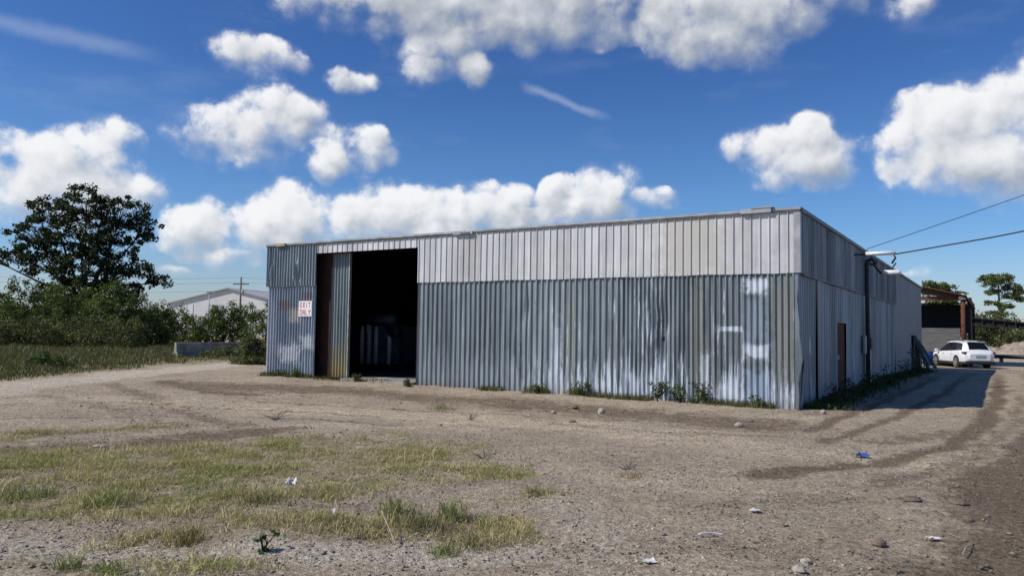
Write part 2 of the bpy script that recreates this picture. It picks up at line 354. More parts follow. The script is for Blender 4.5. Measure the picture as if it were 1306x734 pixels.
# ------------------------------------------------------------------ ground
def ground_material():
    m, b = material('ground_dirt'); o = b.coord()
    at = b.n('ShaderNodeAttribute', attribute_name='col'); rgb = b.n('ShaderNodeSeparateColor'); b.put(rgb.inputs[0], at.outputs['Color'])
    grass, soil, light = rgb.outputs[0], rgb.outputs[1], rgb.outputs[2]; grey = at.outputs['Alpha']
    n1 = b.noise(o, .55, 6, .6); n2 = b.noise(o, 2.6, 8, .7); n3 = b.noise(o, 22., 5, .72); n4 = b.noise(o, 105., 3, .75)
    rot = b.n('ShaderNodeMapping'); b.put(rot.inputs['Vector'], o); rot.inputs['Rotation'].default_value = (0, 0, R(22)); rot.inputs['Scale'].default_value = (.5, 4., 1.)
    n5 = b.noise(rot.outputs[0], 1.0, 7, .65); n6 = b.noise(o, 8.5, 6, .7)
    c = b.mix(b.ss(.3, .72, n1), (.375, .33, .275), (.285, .247, .205))
    c = b.mix(b.m('MULTIPLY', b.ss(.2, .8, b.m('ADD', light, b.m('MULTIPLY', b.m('SUBTRACT', n2, .5), 1.2))), .8), c, (.465, .405, .33))
    c = b.mix(b.m('MULTIPLY', b.ss(.42, .72, n5), .45), c, (.205, .163, .122))
    c = b.mix(b.m('MULTIPLY', b.ss(.5, .7, n2), .5), c, (.19, .155, .118))
    c = b.mix(b.m('MULTIPLY', b.ss(.53, .66, n6), .42), c, (.15, .122, .095))
    c = b.mix(b.m('MULTIPLY', b.ss(.46, .33, n6), .30), c, (.46, .41, .345))
    so = b.ss(.12, .9, b.m('ADD', soil, b.m('ADD', b.m('MULTIPLY', b.m('SUBTRACT', n2, .5), 1.2), b.m('MULTIPLY', b.m('SUBTRACT', n6, .5), 1.3))))
    c = b.mix(b.m('MULTIPLY', so, .8), c, (.110, .084, .061))
    gr = b.ss(.3, .85, b.m('ADD', grey, b.m('MULTIPLY', b.m('ADD', b.m('SUBTRACT', n3, .5), b.m('SUBTRACT', n2, .5)), .8)))
    c = b.mix(b.m('MULTIPLY', gr, .7), c, (.42, .39, .35))
    gs = b.ss(.2, .9, b.m('ADD', grass, b.m('MULTIPLY', b.m('SUBTRACT', n2, .5), 1.6)))
    c = b.mix(b.m('MULTIPLY', gs, .75), c, b.mix(b.ss(.3, .7, n2), (.27, .235, .145), (.17, .155, .08)))
    k = b.m('MULTIPLY_ADD', b.ss(.28, .72, n3), .9, .55); k = b.m('MULTIPLY', k, b.m('MULTIPLY_ADD', b.ss(.3, .7, n4), .8, .6))
    c = b.mix(1., c, b.comb(b.m('MULTIPLY', k, 1.60), b.m('MULTIPLY', k, 1.50), b.m('MULTIPLY', k, 1.33)), 'MULTIPLY')
    vo = b.n('ShaderNodeTexVoronoi'); b.put(vo.inputs['Vector'], o); vo.inputs['Scale'].default_value = 26.
    sx = b.xyz(vo.outputs['Color'])
    sp = b.m('MULTIPLY', b.ss(.17, .09, vo.outputs['Distance']), b.ss(.72, .78, sx[0]))
    c = b.mix(b.m('MULTIPLY', sp, .8), c, b.mix(sx[1], (.20, .175, .15), (.66, .62, .56)))
    vo2 = b.n('ShaderNodeTexVoronoi'); b.put(vo2.inputs['Vector'], o); vo2.inputs['Scale'].default_value = 62.
    sy = b.xyz(vo2.outputs['Color'])
    sp2 = b.m('MULTIPLY', b.ss(.34, .18, vo2.outputs['Distance']), b.ss(.5, .56, sy[0]))
    c = b.mix(b.m('MULTIPLY', sp2, .7), c, b.mix(sy[1], (.09, .075, .06), (.60, .54, .47)))
    hh = b.m('ADD', b.m('ADD', b.m('MULTIPLY', n3, .8), b.m('MULTIPLY', n6, 1.3)), b.m('ADD', b.m('MULTIPLY', n4, .35), b.m('ADD', b.m('MULTIPLY', sp, .35), b.m('ADD', b.m('MULTIPLY', sp2, .3), b.m('MULTIPLY', n5, .8)))))
    b.bsdf(c, .95, 0, b.bump(hh, 1.0, .06), .1); return m

def axis_grid(a, b, step, lo, hi, gr=1.12):
    mid = list(np.arange(a, b, step)); s = step; x = a; left = []
    while x > lo: s *= gr; x -= s; left.append(x)
    s = step; x = mid[-1]; right = []
    while x < hi: s *= gr; x += s; right.append(x)
    return np.array(left[::-1]+mid+right)
xs = axis_grid(-15, 22, .11, -900, 900); ys = axis_grid(3.5, 27, .095, -60, 1600)
GX, GY = np.meshgrid(xs, ys); gx = GX.ravel(); gy = GY.ravel()
fld = field_mask(gx, gy); road = strokes(gx, gy, ROAD)
soil = strokes(gx, gy, SOIL); lig = strokes(gx, gy, LIGHT); grey = np.maximum(strokes(gx, gy, GREY), road)
grs = strokes(gx, gy, GRS)
soil = soil*(1-road*.8); lig = np.maximum(lig, road*.9)
far = sstep(45, 75, gy)*sstep(30, -5, gx-0*gy)
zz = gz(gx, gy)
# wheel ruts are pressed in
zz = zz-.03*soil*sstep(40, 20, gy)*fbm(gx*3, gy*3, 2, 77)
V = np.stack([gx, gy, zz], 1)
nx, ny = len(xs), len(ys); idx = np.arange(nx*ny).reshape(ny, nx)
Fq = np.stack([idx[:-1, :-1].ravel(), idx[:-1, 1:].ravel(), idx[1:, 1:].ravel(), idx[1:, :-1].ravel()], 1)
cc = np.stack([np.clip(np.maximum(np.maximum(grs*.75, fld), far*.8), 0, 1), soil, lig, grey], 1)
ground = np_mesh('ground', V, [Fq], ground_material(), None, cc); tag(ground, kind='structure')
ground.data.polygons.foreach_set('use_smooth', [True]*len(ground.data.polygons))

# ------------------------------------------------------------------ pebbles / grass (stuff)
def pebbles(name, n, xr, yr, smin, smax, dens, tone=None):
    x = rng.uniform(*xr, n); y = yr[0]+(yr[1]-yr[0])*rng.random(n)**1.4
    keep = rng.random(n) < dens(x, y); x = x[keep]; y = y[keep]; n = len(x)
    s = smin+(smax-smin)*rng.random(n)**4
    base = np.array([[1, 0, 0], [.3, .9, 0], [-.8, .6, 0], [-.9, -.5, 0], [.2, -1, 0], [.1, .1, .75], [0, 0, -.4]])
    fc = np.array([[0, 1, 5], [1, 2, 5], [2, 3, 5], [3, 4, 5], [4, 0, 5], [1, 0, 6], [2, 1, 6], [3, 2, 6], [4, 3, 6], [0, 4, 6]])
    a = rng.uniform(0, 6.28, n); ca, sa = np.cos(a), np.sin(a)
    P = np.repeat(base[None], n, 0)*(1+rng.uniform(-.3, .3, (n, 7, 3)))
    el = rng.uniform(.6, 1.1, n)
    px = P[:, :, 0]*s[:, None]; py = P[:, :, 1]*(s*el)[:, None]; pz = P[:, :, 2]*(s*rng.uniform(.5, .9, n))[:, None]
    z0 = gz(x, y)
    VV = np.stack([x[:, None]+px*ca[:, None]-py*sa[:, None], y[:, None]+px*sa[:, None]+py*ca[:, None], z0[:, None]+pz+.1*s[:, None]], 2).reshape(-1, 3)
    FF = (fc[None]+(np.arange(n)*7)[:, None, None]).reshape(-1, 3)
    t = rng.random(n); br = .16+.42*rng.random(n)**2.2; br = br*(1-.55*np.clip(strokes(x, y, SOIL), 0, 1))
    if tone: br = tone[0]+tone[1]*rng.random(n)
    cl = np.stack([br*(1.+.08*t), br*(.93), br*(.86-.14*t)], 1)
    return np_mesh(name, VV, [FF], M['pebble'], None, np.repeat(cl, 7, 0))
def pd(x, y):
    g = strokes(x, y, GREY); return (.2+.6*np.maximum(g, fbm(x*.8, y*.8, 3, 55) > .52))*(1-.7*strokes(x, y, SOIL))
tag(pebbles('gravel', 120000, (-7, 8), (4.6, 14), .004, .019, pd), kind='stuff')

def cd_(x, y): return np.clip(.18+.9*strokes(x, y, SOIL)+.7*(fbm(x*.7, y*.7, 3, 56) > .54)-.5*strokes(x, y, LIGHT), 0, 1)
tag(pebbles('soil_clods', 9000, (-12, 16), (5, 22), .006, .036, cd_, (.13, .13)), kind='stuff')

def blades(name, x, y, hgt, wid, lean, cl, mat, zoff=0):
    n = len(x); a = rng.uniform(0, 6.28, n); b = rng.uniform(0, 6.28, n)
    z = gz(x, y)-.01+zoff
    dx, dy = np.cos(a)*wid/2, np.sin(a)*wid/2
    lx, ly = np.cos(b)*lean*hgt, np.sin(b)*lean*hgt
    V = np.empty((n, 5, 3))
    V[:, 0] = np.stack([x-dx, y-dy, z], 1); V[:, 1] = np.stack([x+dx, y+dy, z], 1)
    V[:, 2] = np.stack([x+dx*.8+lx*.35, y+dy*.8+ly*.35, z+hgt*.58], 1); V[:, 3] = np.stack([x-dx*.8+lx*.35, y-dy*.8+ly*.35, z+hgt*.58], 1)
    V[:, 4] = np.stack([x+lx, y+ly, z+hgt*(1-.25*lean)], 1)
    i = np.arange(n)*5
    return V.reshape(-1, 3), np.stack([i, i+1, i+2, i+3], 1), np.stack([i+3, i+2, i+4], 1), np.repeat(cl, 5, 0)
def pal(n, cols, jit=.25):
    c = np.array(cols)[rng.integers(0, len(cols), n)]; return np.clip(c*(1+rng.uniform(-jit, jit, (n, 1))), .004, 1)
# foreground dry grass and low weeds
n = 760000
x = rng.uniform(-9, 1.6, n); y = 4.7+rng.random(n)*12
dn = strokes(x, y, GRS); cl1 = fbm(x*1.5, y*1.5, 3, 61); cl2 = fbm(x*6, y*6, 3, 62)
p = dn*sstep(.30, .62, cl1*.4+cl2*.6)*1.25
k = rng.random(n) < p; x, y = x[k], y[k]; cl1 = cl1[k]; n = len(x)
green = fbm(x*.9, y*.9, 3, 63)*.6+fbm(x*3.5, y*3.5, 2, 64)*.4+rng.normal(0, .07, n)
DRY = [(.58, .50, .26), (.47, .40, .21), (.66, .57, .36), (.25, .19, .115), (.55, .50, .23), (.34, .28, .16)]; GRN = [(.36, .355, .125), (.29, .31, .10), (.43, .41, .165), (.22, .25, .08)]
clr = np.where((green > .59)[:, None], pal(n, GRN), pal(n, DRY))
hgt = rng.uniform(.015, .07, n)*(.5+1.1*sstep(.4, .7, cl1)); hgt = np.where(rng.random(n) < .02, hgt*2.4, hgt)
Vb, Q, T, Cb = blades('g', x, y, hgt, rng.uniform(.003, .008, n), rng.uniform(.2, 1.7, n), clr, None)
tag(np_mesh('dry_grass', Vb, [Q, T], M['blade'], None, Cb), kind='stuff')
# scattered straw lying flat over the yard
n = 9000; x = rng.uniform(-8, 9, n); y = 4.8+rng.random(n)**1.5*14
k = fbm(x*1.1, y*1.1, 3, 71) > .5; x, y = x[k], y[k]; n = len(x)
Vb, Q, T, Cb = blades('s', x, y, rng.uniform(.02, .09, n)*.35, rng.uniform(.003, .007, n), rng.uniform(2, 6, n), pal(n, [(.34, .28, .19), (.20, .16, .11), (.11, .085, .06), (.42, .38, .30)]), None)
tag(np_mesh('straw_litter', Vb, [Q, T], M['blade'], None, Cb), kind='stuff')
# meadow left of the track
n = 190000; y = 17.5+rng.random(n)**.9*47; x = -9.5-rng.random(n)*(18+ (y-17)*1.0)
k = rng.random(n) < field_mask(x, y)*(.35+.65*(fbm(x*.6, y*.6, 3, 81) > .42)); x, y = x[k], y[k]; n = len(x)
t = fbm(x*.35, y*.35, 3, 82)+rng.normal(0, .07, n)
clr = np.where((t > .5)[:, None], pal(n, [(.11, .125, .042), (.085, .10, .032), (.15, .15, .06)]), pal(n, [(.145, .135, .06), (.105, .108, .042), (.18, .155, .08)]))
hgt = rng.uniform(.15, .5, n)*(.4+1.1*fbm(x*.5, y*.5, 3, 83)); hgt *= np.maximum(sstep(-14.7, -19, x), .55*sstep(37, 42, y))*.65+.3
Vb, Q, T, Cb = blades('m', x, y, hgt, rng.uniform(.02, .045, n), rng.uniform(.1, .8, n), clr, None)
tag(np_mesh('meadow_grass', Vb, [Q, T], M['blade'], None, Cb), kind='stuff')
# thin verge at the foot of the warehouse walls and behind it
def wall_grass(name, pts, hmax, cols, wid):
    x, y = pts[:, 0], pts[:, 1]; n = len(x)
    Vb, Q, T, Cb = blades('w', x, y, rng.uniform(.25, 1., n)*hmax, rng.uniform(*wid, n), rng.uniform(.1, .9, n), pal(n, cols), None)
    return tag(np_mesh(name, Vb, [Q, T], M['blade'], None, Cb), kind='stuff')
u = -rng.random(5200)*8.6; kk = fbm(u*1.3, u*0+2, 3, 91)
u = u[(kk > .40)]; w = -np.abs(rng.normal(0, .18, len(u)))-.04
P1 = np.stack([BW(a, c)[:2] for a, c in zip(u, w)]); P1 = P1
u2 = -15.6-rng.random(1500)*2.4; u3 = -12.0-rng.random(500)*3.4; uu = np.concatenate([u2, u3]); w2 = -np.abs(rng.normal(0, .2, len(uu)))-.04
P2 = np.stack([BW(a, c)[:2] for a, c in zip(uu, w2)])
wall_grass('front_verge', np.concatenate([P1, P2]), .22, [(.09, .11, .035), (.12, .12, .05), (.22, .19, .10), (.06, .085, .025)], (.008, .018))
v = .3+rng.random(11000)*30; kk = fbm(v*.6, v*0+5, 3, 92); v = v[kk > .3]; sp = .55+.5*fbm(v*.4, v*0, 2, 93)
w = np.abs(rng.normal(0, .45, len(v)))*sp+.04
P3 = np.stack([BW(a, c)[:2] for a, c in zip(w, v)])
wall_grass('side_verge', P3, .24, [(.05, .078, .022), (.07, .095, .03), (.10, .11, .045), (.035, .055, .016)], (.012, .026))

# ------------------------------------------------------------------ warehouse
WL, WD, WHT, SEAM = -18.0, 33.2, 4.56, 3.13
wh = empty('metal_warehouse', C0, RZ, 'long low warehouse clad in weathered corrugated metal with an open dark doorway', 'warehouse')
PROF = [(0, 0), (.16, 0), (.30, .047), (.52, .047), (.74, 0)]
SEAMP = [(0, 0), (.05, .03), (.11, .03), (.20, 0), (.55, .004)]
FLATP = [(0, 0), (.10, .018), (.20, .018), (.30, 0)]
def sheet(axis, h0, h1, zb, zt, pitch, prof, base=0., nz=8, disp=None):
    hs = []; k0 = math.floor(h0/pitch)
    k = k0
    while k*pitch < h1:
        for f, o in prof:
            hh = (k+f)*pitch
            if h0 < hh < h1: hs.append((hh, o))
        k += 1
    hs = [(h0, prof[0][1])]+hs+[(h1, prof[0][1])]
    b = MB(); vs = []; n = len(hs)
    for j in range(nz+1):
        for hh, o in hs:
            z0 = zb(hh) if callable(zb) else zb; z1 = zt(hh) if callable(zt) else zt
            z = z0+(z1-z0)*j/nz; off = base+o+(disp(hh, z) if disp else 0)
            vs.append((hh, -off, z) if axis == 0 else (off, hh, z))
    fs = [(j*n+i, j*n+i+1, (j+1)*n+i+1, (j+1)*n+i) for j in range(nz) for i in range(n-1)]
    return b.add(vs, fs)
def bumpf(lst):
    def f(h, z): return sum(a*math.exp(-((h-h0-(z-z0)*sl)/wh_)**2-((z-z0)/wz)**2) for h0, z0, wh_, wz, a, sl in lst)
    return f
def wav(x): return .012*math.sin(x*1.7)+.008*math.sin(x*4.3+1)
d_low = bumpf([(-7.24, 2.3, .10, .35, -.05, .05), (-3.31, 2.0, .22, .35, -.075, .0), (-3.25, 1.3, .15, .5, -.05, .05), (-5.16, 1., .08, .3, .04, .04), (-1.0, 2.2, .35, .9, -.02, 0), (-6.2, .5, .6, .4, .02, 0), (-9.5, 1.5, .7, 1, -.015, 0), (-2.3, .7, .5, .7, -.02, 0)])
for ha, hb, pt_, bs in ((-11.13, -4.3, .175, .0), (-4.33, -2.38, .115, .006), (-2.42, .02, .142, .0)):
    sheet(0, ha, hb, lambda h: -.25, lambda h: SEAM+.02+wav(h), pt_, PROF, bs, 26, d_low).build('corrugated_wall', M['front_low'], wh)
sheet(0, -11.16, .04, lambda h: SEAM-.02+wav(h*1.3)*.5, WHT, .21, SEAMP, .05, 3, bumpf([(-8.5, 3.6, .8, .6, .012, 0), (-4, 4, 1, .5, -.012, 0)])).build('fascia_wall', M['fascia'], wh)
sheet(0, -15.62, -11.18, 4.20, WHT-.005, .225, SEAMP, .047, 1).build('door_header', M['fascia'], wh)
d_up = bumpf([(-16.55, 3.6, .05, .35, .10, .22), (-16.40, 3.35, .05, .3, -.07, .2), (-17.75, 3.9, .06, .5, -.09, -.1), (-17.85, 3.5, .07, .4, .06, 0), (-17.1, 3.4, .2, .5, .02, 0)])
sheet(0, -18.03, -15.56, lambda h: SEAM-.03+wav(h*2), WHT+.0, .136, PROF, .045, 14, d_up).build('corrugated_wall', M['left_up'], wh)
sheet(0, -18.0, -15.58, -.25, SEAM+.03, .136, PROF, 0., 12, bumpf([(-15.7, .8, .1, .8, .03, 0), (-16.9, 1.5, .5, .5, -.02, 0)])).build('corrugated_wall', M['left_low'], wh)
MB().box(-15.9, -15.16, .30, .40, -.2, 4.23).build('door_frame', M['rust_dk'], wh)
MB().box(-11.20, -11.135, .02, .20, -.2, 4.23).build('door_frame', M['rust_dk'], wh)
MB().box(-15.6, -11.15, .02, .14, 4.21, 4.34).build('door_header_beam', M['dark'], wh)
dx0 = FR(414, 480, .34)[0]; dx1 = FR(442, 484, .34)[0]
sd = sheet(0, dx0, dx1, .03, 4.22, .136, PROF, -.36, 4, None).build('sliding_door', M['door_metal'], wh)
MB().box(dx1+.002, dx1+.05, .30, .40, .03, 4.2).build('door_edge', M['flash'], sd)
# side wall
zs = lambda y: 4.62
def d_side(y, z): return .02*math.sin(y*1.9+z)+.05*math.exp(-((y-.05)/.12)**2-((z-1.2)/.9)**2)+.05*math.exp(-((y-3.65)/.1)**2-((z-.9)/.8)**2)
sheet(1, .03, 2.10, -.4, SEAM+.04, .28, FLATP, .0, 12, d_side).build('side_cladding', M['side_low'], wh)
sheet(1, 2.14, 2.78, -.4, 4.15, .32, FLATP, .03, 4).build('side_cladding', M['side_strip'], wh)
sheet(1, 2.80, 5.14, -.4, SEAM+.04, .28, FLATP, .0, 12, d_side).build('side_cladding', M['side_low'], wh)
sheet(1, 6.50, 19.5, -.4, SEAM+.04, .28, FLATP, .0, 12, d_side).build('side_cladding', M['side_low'], wh)
sheet(1, 5.14, 6.50, 2.05, SEAM+.04, .28, FLATP, .0, 2).build('side_cladding', M['side_low'], wh)
sheet(1, -.04, 19.6, SEAM-.02, WHT, .24, SEAMP, .05, 3, lambda y, z: .01*math.sin(y*1.3)).build('side_fascia', M['side_up'], wh)
sheet(1, 19.5, WD, -.5, WHT, .3, FLATP, .02, 3).build('side_cladding', M['side_far'], wh)
MB().box(.03, .075, .43, 19.55, SEAM-.055, SEAM-.02).build('seam_trim', M['flash_dark'], wh)
dr = MB().box(-.09, -.03, 5.16, 6.48, .0, 2.04).build('side_door', M['rust'], wh)
MB().box(-.029, .0, 5.30, 5.36, 1.0, 1.12).build('handle', M['steel'], dr)
# corner trims: straight above, bent open below
MB().box(-.06, .085, -.082, .06, SEAM-.02, WHT+.02).build('corner_trim', M['flash'], wh)
tf = MB(); pts = []
for j in range(13):
    z = -.25+(SEAM+.2)*j/12; k = .10*math.exp(-((z-1.25)/.55)**2)+.02*math.sin(z*7)
    pts += [(-.05, -.048-k*.2, z), (.015+k*.9, -.05-k*.35, z), (.03+k*.6, .05+k*.2, z)]
tf.add(pts, [(3*j+i, 3*j+i+1, 3*j+4+i, 3*j+3+i) for j in range(12) for i in range(2)]).build('corner_trim', M['side_low'], wh)
tg = MB(); pts = []
for j in range(13):
    z = .15+1.75*j/12; k = math.sin(j/12*math.pi)*(.045+.008*math.sin(j*1.3)); pts += [(.035+k, .05, z), (.035+k*1.3, .10+k, z)]
tg.add(pts, [(2*j, 2*j+1, 2*j+3, 2*j+2) for j in range(12)]).build('torn_gap_shade', M['dark'], wh)  # torn sheet edge coloured near-black as the shade in the corner gap
# remaining shell
MB().add([(WL, 0, -.4), (WL, WD, -.4), (WL, WD, WHT), (WL, 0, WHT)], [(0, 1, 2, 3)]).build('side_cladding', M['side_far'], wh)
MB().add([(WL+.08, .45, .05), (WL+.08, WD-.2, .05), (WL+.08, WD-.2, WHT-.1), (WL+.08, .45, WHT-.1)], [(0, 1, 2, 3)]).build('wall_shade_sheet', M['inner'], wh)  # near-black sheet added over the inner wall to stand for deep shade
MB().add([(WL+.1, .45, WHT-.12), (-.1, .45, WHT-.12), (-.1, WD-.2, WHT-.12), (WL+.1, WD-.2, WHT-.12)], [(0, 1, 2, 3)]).build('ceiling_shade_sheet', M['inner'], wh)  # dark sheet added below the roof, painted as interior shade
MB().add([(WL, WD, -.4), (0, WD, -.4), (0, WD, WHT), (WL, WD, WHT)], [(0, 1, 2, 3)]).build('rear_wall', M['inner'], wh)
MB().add([(WL-.02, -.06, WHT+.01), (.06, -.06, WHT+.01), (.06, WD+.05, WHT+.03), (WL-.02, WD+.05, WHT+.03), (WL, .0, WHT-.06), (0, .0, WHT-.06), (0, WD, WHT-.06), (WL, WD, WHT-.06)],
         [(0, 1, 2, 3), (7, 6, 5, 4), (0, 4, 5, 1), (1, 5, 6, 2), (2, 6, 7, 3), (3, 7, 4, 0)]).build('roof', M['roofm'], wh)
fl = MB(); fl.box(-18.06, -9.35, -.13, .05, WHT-.015, WHT+.045); fl.box(-9.0, .10, -.115, .05, WHT+.0, WHT+.055); fl.build('roof_flashing', M['flash'], wh)
MB().box(-18.05, -9.4, -.105, -.06, WHT-.055, WHT-.016).box(-8.95, .09, -.102, -.06, WHT-.035, WHT-.001).build('drip_edge', M['flash_dark'], wh)
MB().box(-9.75, -9.05, -.16, .0, WHT-.06, WHT+.02).box(-9.5, -9.15, -.20, -.161, WHT-.02, WHT+.005).build('loose_flashing', M['flash'], wh)
MB().box(-1.25, -.55, -.155, .0, WHT-.03, WHT+.075).box(-1.0, -.5, -.17, .02, WHT+.076, WHT+.1).build('loose_flashing', M['flash'], wh)
MB().box(-17.45, -17.0, -.2, -.05, WHT-.05, WHT+.04).build('loose_flashing', plain('flash_tan', (.40, .33, .2), (.2, .17, .12), .7), wh)
MB().box(.052, .115, -.04, WD, WHT-.04, WHT+.05).build('roof_flashing', M['flash_dark'], wh)
MB().box(-14.1, -11.2, -.28, 1.2, -.1, .075).build('door_sill', M['concrete'], wh)
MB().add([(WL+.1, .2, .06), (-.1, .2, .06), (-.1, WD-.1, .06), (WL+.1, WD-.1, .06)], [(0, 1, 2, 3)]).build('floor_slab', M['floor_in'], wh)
# dark horizontal girt behind the front sheets
MB().box(-11.1, -.1, .04, .10, 1.5, 1.6).build('wall_girt', M['inner'], wh)

# exit sign
s0 = FR(383, 385); s1 = FR(399, 402); sx = (s0[0]+s1[0])/2; sz = (s0[1]+s1[1])/2
sg = empty('exit_sign', BW(sx, -.05, sz), RZ, 'white square sign with red lettering EXIT ONLY fixed beside the doorway', 'sign')
MB().box(-.315, .315, -.012, .008, -.26, .26).build('sign_board', M['sign_white'], sg)
L = {'E': [(0, 0, .14, 1), (.14, 0, 1, .16), (.14, .42, .85, .58), (.14, .84, 1, 1)], 'X': None, 'I': [(.4, 0, .6, 1)], 'T': [(.42, 0, .58, .86), (0, .86, 1, 1)],
     'O': [(0, 0, .16, 1), (.84, 0, 1, 1), (.16, 0, .84, .15), (.16, .85, .84, 1)], 'N': None, 'L': [(0, 0, .16, 1), (.16, 0, 1, .16)], 'Y': None}
def seg(mb, p, q, w, x0, z0, sx_, sz_):
    p = np.array([x0+p[0]*sx_, z0+p[1]*sz_]); q = np.array([x0+q[0]*sx_, z0+q[1]*sz_]); d = q-p; nn = np.array([-d[1], d[0]])/np.linalg.norm(d)*w/2
    c = [p-nn, q-nn, q+nn, p+nn]; mb.add([(a[0], -.0165, a[1]) for a in c]+[(a[0], -.0135, a[1]) for a in c], [(0, 1, 2, 3), (7, 6, 5, 4), (0, 4, 5, 1), (1, 5, 6, 2), (2, 6, 7, 3), (3, 7, 4, 0)])
for word, zb in (('EXIT', .035), ('ONLY', -.215)):
    for i, ch in enumerate(word):
        t = MB()
        x0 = -.255+i*.137; w_, h_ = .100, .18
        if L[ch]:
            for a in L[ch]: t.box(x0+a[0]*w_, x0+a[2]*w_, -.0165, -.0135, zb+a[1]*h_, zb+a[3]*h_)
        elif ch == 'X': seg(t, (.08, 0), (.92, 1), .024, x0, zb, w_, h_); seg(t, (.08, 1), (.92, 0), .023, x0, zb, w_, h_)
        elif ch == 'N':
            t.box(x0, x0+.019, -.0165, -.0135, zb, zb+h_); t.box(x0+.081, x0+.1, -.0165, -.0135, zb, zb+h_); seg(t, (.10, 1), (.90, 0), .022, x0, zb, w_, h_)
        elif ch == 'Y': seg(t, (.05, 1), (.5, .45), .022, x0, zb, w_, h_); seg(t, (.95, 1), (.5, .45), .021, x0, zb, w_, h_); t.box(x0+.04, x0+.06, -.0165, -.0135, zb, zb+h_*.5)
        t.build('letter', M['sign_red'], sg)

# machine standing inside the doorway
mo = 4.6
mx = [FR(p, 440, mo)[0] for p in (446, 505)]; mzt = FR(470, 405, mo)[1]
mc = empty('industrial_machine', BW((mx[0]+mx[1])/2, mo, .06), RZ, 'dark blue machine with a row of pale vertical cylinders standing inside the dark doorway', 'machine')
hw = (mx[1]-mx[0])/2
MB().box(-hw, hw, .1, 1.3, .25, 1.75).build('housing', M['navy'], mc, bevel=.04)
MB().box(-hw-.1, hw+.1, -.25, 1.4, 0, .22).build('skid', M['dark'], mc, bevel=.02)
for i, p in enumerate((449, 459, 468, 477, 494)):
    x = FR(p, 440, mo-.2)[0]-(mx[0]+mx[1])/2; cy = empty
    MB().lathe([(0, .24), (.085, .24), (.085, 1.55), (.06, 1.6), (.06, 1.72), (0, 1.72)], (x, -.08, 0), 14).build('cylinder', M['steel'], mc, True)
MB().tube([(-hw*.55, .3, 2.0), (hw*.75, .3, 2.0)], .22, 16).build('air_tank', M['navy'], mc, True)
MB().tube([(-hw*.4, -.05, 1.75), (-hw*.4, -.1, 1.95), (-hw*.1, 0, 2.05)], .035, 8).build('hose', M['conduit'], mc, True)
MB().tube([(hw*.6, 0, 1.7), (hw*.95, -.1, 1.6), (hw*1.15, 0, 1.2), (hw*1.15, .1, .3)], .05, 8).build('hose', M['conduit'], mc, True)
lx = FR(466, 420, mo-.3)[0]-(mx[0]+mx[1])/2
MB().box(lx-.09, lx+.09, -.13, -.115, 1.42, 1.78).build('label_plate', M['label_paper'], mc)
MB().lathe([(0, -.12), (.26, -.12), (.28, 0), (.26, .12), (0, .12)], (hw*.95, -.05, 1.55), 18, 'y').build('flywheel', M['conduit'], mc, True)
dk = empty('scrap_bin', BW(FR(520, 470, 6)[0], 6.2, .06), RZ+.1, 'grey bin with a lid in the shadow right of the machine', 'bin')
MB().add([(-.35, -.3, 0), (.35, -.3, 0), (.35, .3, 0), (-.35, .3, 0), (-.42, -.36, .9), (.42, -.36, .9), (.42, .36, .9), (-.42, .36, .9)], [(3, 2, 1, 0), (0, 1, 5, 4), (1, 2, 6, 5), (2, 3, 7, 6), (3, 0, 4, 7), (4, 5, 6, 7)]).build('bin_body', M['conduit'], dk, bevel=.03)
MB().box(-.45, .45, -.39, .39, .9, .97).build('lid', M['navy'], dk, bevel=.02)

# service mast, meter, flood light, cables
sm = empty('service_mast', BW(.1, 9.9, 0), RZ, 'dark electrical conduit with meter box and gooseneck running up the shaded side wall', 'conduit')
MB().tube([(.06, 0, .1), (.06, 0, 4.05), (.08, 0, 4.2), (.2, 0, 4.28), (.30, 0, 4.2), (.33, 0, 4.08)], .07, 10).build('conduit_pipe', M['conduit'], sm, True)
MB().box(.0, .16, .05, .42, 1.25, 1.62).build('meter_box', M['conduit'], sm, bevel=.015)
MB().tube([(.06, .42, 1.65), (.06, .42, 2.6), (.03, .42, 2.72)], .055, 10).build('riser_pipe', M['grey_pvc'], sm, True)
MB().box(-.02, .05, -.45, -.15, 1.1, 1.7).build('panel_box', M['grey_pvc'], sm, bevel=.01)
MB().box(.0, .12, .12, .30, .1, 1.2).build('cable_duct', M['side_strip'] if False else M['grey_pvc'], sm)
ba = empty('service_bracket', BW(.07, 7.9, 4.24), RZ, 'pale horizontal bracket arm sticking out high on the side wall and holding the cable', 'bracket')
MB().tube([(-.05, 0, 0), (1.18, 0, 0)], .025, 8).build('arm', M['conduit'], ba, True)
MB().tube([(.32, 0, .02), (1.15, 0, .02)], .062, 12).build('sleeve', M['white_enamel'], ba, True)
MB().tube([(1.12, 0, -.05), (1.16, 0, -.14), (1.05, .05, -.3)], .03, 8).build('insulator', M['conduit'], ba, True)
fl_ = empty('flood_light', BW(.1, 10.3, 4.05), RZ, 'small white flood light on a bent dark arm below the bracket', 'light')
MB().tube([(0, 0, .12), (.22, 0, .06), (.42, 0, -.22), (.55, 0, -.25)], .035, 8).tube([(.9, 0, .1), (.8, 0, -.05), (.72, 0, -.18)], .025, 8).build('arm', M['conduit'], fl_, True)
MB().lathe([(0, 0), (.07, .0), (.09, .06), (.09, .5), (.06, .56), (0, .56)], (0, 0, 0), 14).build('lamp_head', M['white_enamel'], fl_, True)
hd = [o for o in bpy.data.objects if o.parent == fl_ and o.name.startswith('lamp_head')][0]; hd.location = (.48, 0, -.22); hd.rotation_euler = (0, R(90), 0)
